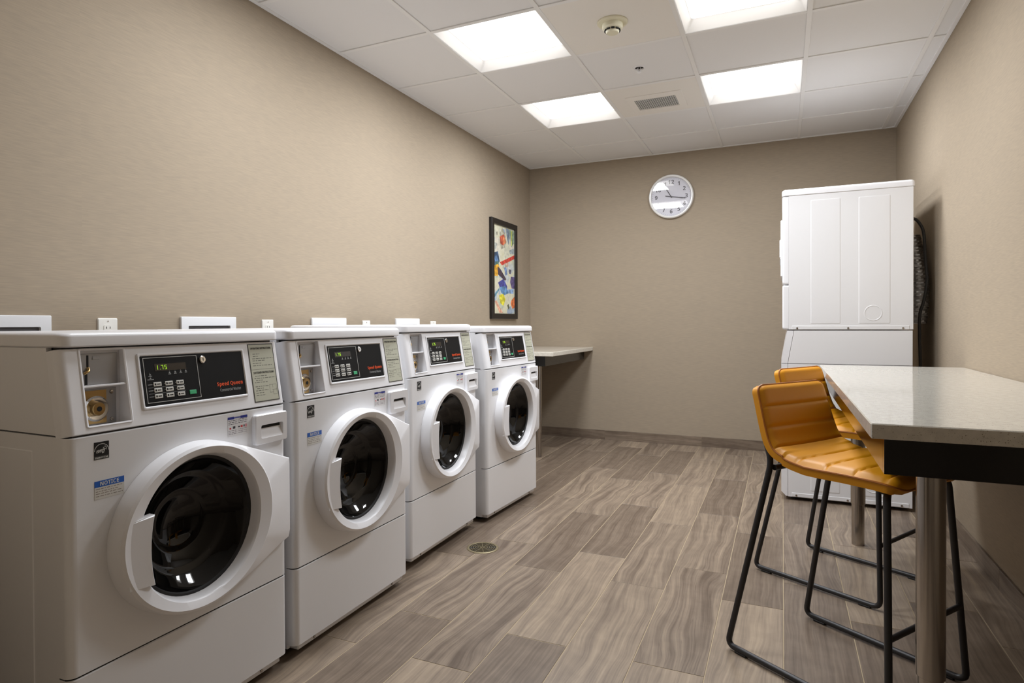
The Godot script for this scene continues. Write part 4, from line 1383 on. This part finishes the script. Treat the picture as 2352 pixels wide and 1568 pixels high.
			part("frame", g, M.outlet_box, lb, 30.0)
			part("recess", Geo.new().mm(Vector3(-0.111, 0.0, 0.0008), Vector3(0.111, 0.166, 0.0020)), mat("recess_shade", c8(108, 108, 112), 0.6), lb, 0.0)  # grey stands for the shade of a deeper recess
			for x in [-0.06, 0.06]:
				var vv := part("valve", Geo.new().lathe([[0.0, 0.0], [0.012, 0.0], [0.012, 0.02], [0.007, 0.022], [0.007, 0.05], [0.0, 0.05]], 14, Transform3D(Basis(), Vector3(x, 0.03, 0.014))), M.brass, lb)
				part("valve_handle", Geo.new().box(Vector3(x, 0.085, 0.014), Vector3(0.03, 0.008, 0.01), 0.002), M.steel, vv, 0.0)
		else:
			dup(ob, Vector3(0, 1.026 - 0.003 * k, zo), PI / 2, on[k])
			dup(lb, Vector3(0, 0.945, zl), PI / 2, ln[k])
	# floor drain
	t = thing("floor_drain", "round metal drain grate set in the stone tile floor", "drain", Vector3(0.953, 0.0, 3.096))
	part("ring", Geo.new().band([[0.066, 0.0002], [0.066, 0.003], [0.069, 0.0042], [0.075, 0.0042], [0.079, 0.002], [0.0795, 0.0002]], 56), M.drain_metal, t)
	part("sump", Geo.new().lathe([[0.0, 0.0004], [0.067, 0.0004], [0.067, 0.0010], [0.0, 0.0010]], 40), M.dark_slot, t)
	for k in 5:
		var rad := 0.012 + k * 0.0115
		part("grate_ring", Geo.new().band([[rad - 0.0014, 0.001], [rad - 0.0012, 0.0034], [rad + 0.0012, 0.0034], [rad + 0.0014, 0.001]], 44), M.drain_metal, t)
	for k in 10:
		var a := TAU * (k + 0.3) / 10.0
		part("grate_bar", Geo.new().box(Vector3(0.035, 0.0023, 0), Vector3(0.063, 0.0026, 0.0026)), M.drain_metal, t, 0.0).transform = Transform3D(Basis(Vector3.UP, a), Vector3.ZERO)

func _ready() -> void:
	# camera
	var f := 1439.2624
	var cam := Camera3D.new()
	cam.name = "camera"
	cam.projection = Camera3D.PROJECTION_FRUSTUM
	cam.near = 0.05
	cam.far = 60.0
	cam.size = 2.0 * cam.near * 784.0 / f
	cam.frustum_offset = Vector2(40.3592, -26.8242) / f * cam.near
	add_child(cam)
	cam.transform = Transform3D(Basis(Vector3.UP, 0.431) * Basis(Vector3.RIGHT, -0.0103) * Basis(Vector3.BACK, -0.0051), Vector3(2.3074, 1.1151, 5.8883))
	cam.current = true
	# environment: a closed room, no sky
	var we := WorldEnvironment.new()
	we.name = "environment"
	var e := Environment.new()
	e.background_mode = Environment.BG_COLOR
	e.background_color = Color.BLACK
	e.tonemap_mode = Environment.TONE_MAPPER_LINEAR
	e.tonemap_exposure = 1.0
	e.sdfgi_enabled = true
	e.ssao_enabled = true
	e.ssil_enabled = true
	we.environment = e
	add_child(we)

	make_materials()
	build_room()
	build_ceiling_things()
	# washers: [front x at the middle, z of the middle, height offset, turn]
	var labels := ["white front-loading washing machine nearest the camera, its left side showing", "white front-loading washing machine, second from the camera", "white front-loading washing machine, third from the camera, by the floor drain", "white front-loading washing machine farthest away, beside the corner counter"]
	var w0 := make_washer()
	var spots := [[0.836, 4.6640, 0.0, -0.008], [0.842, 3.9470, 0.0, 0.006], [0.788, 3.1580, 0.012, 0.010], [0.832, 2.4030, 0.0, -0.050]]
	for k in 4:
		var turn: float = PI / 2 + spots[k][3]
		var fr := Vector3(spots[k][0], 0, spots[k][1])
		var at: Vector3 = fr - Vector3(sin(turn), 0, cos(turn)) * 0.35
		at.y = maxf(0.0, spots[k][2])
		if k == 0:
			w0.position = at; w0.rotation.y = turn; w0.set_meta("label", labels[0])
		else:
			dup(w0, at, turn, labels[k])
	build_stack()
	build_counters()
	var s0 := make_stool()
	s0.position = Vector3(2.50, 0, 3.601); s0.rotation.y = -0.607
	s0.set_meta("label", "mustard leather counter stool with black sled legs, nearer the camera")
	dup(s0, Vector3(2.556, 0, 2.785), -0.53, "mustard leather counter stool with black sled legs, behind the nearer one")
	build_wall_things()
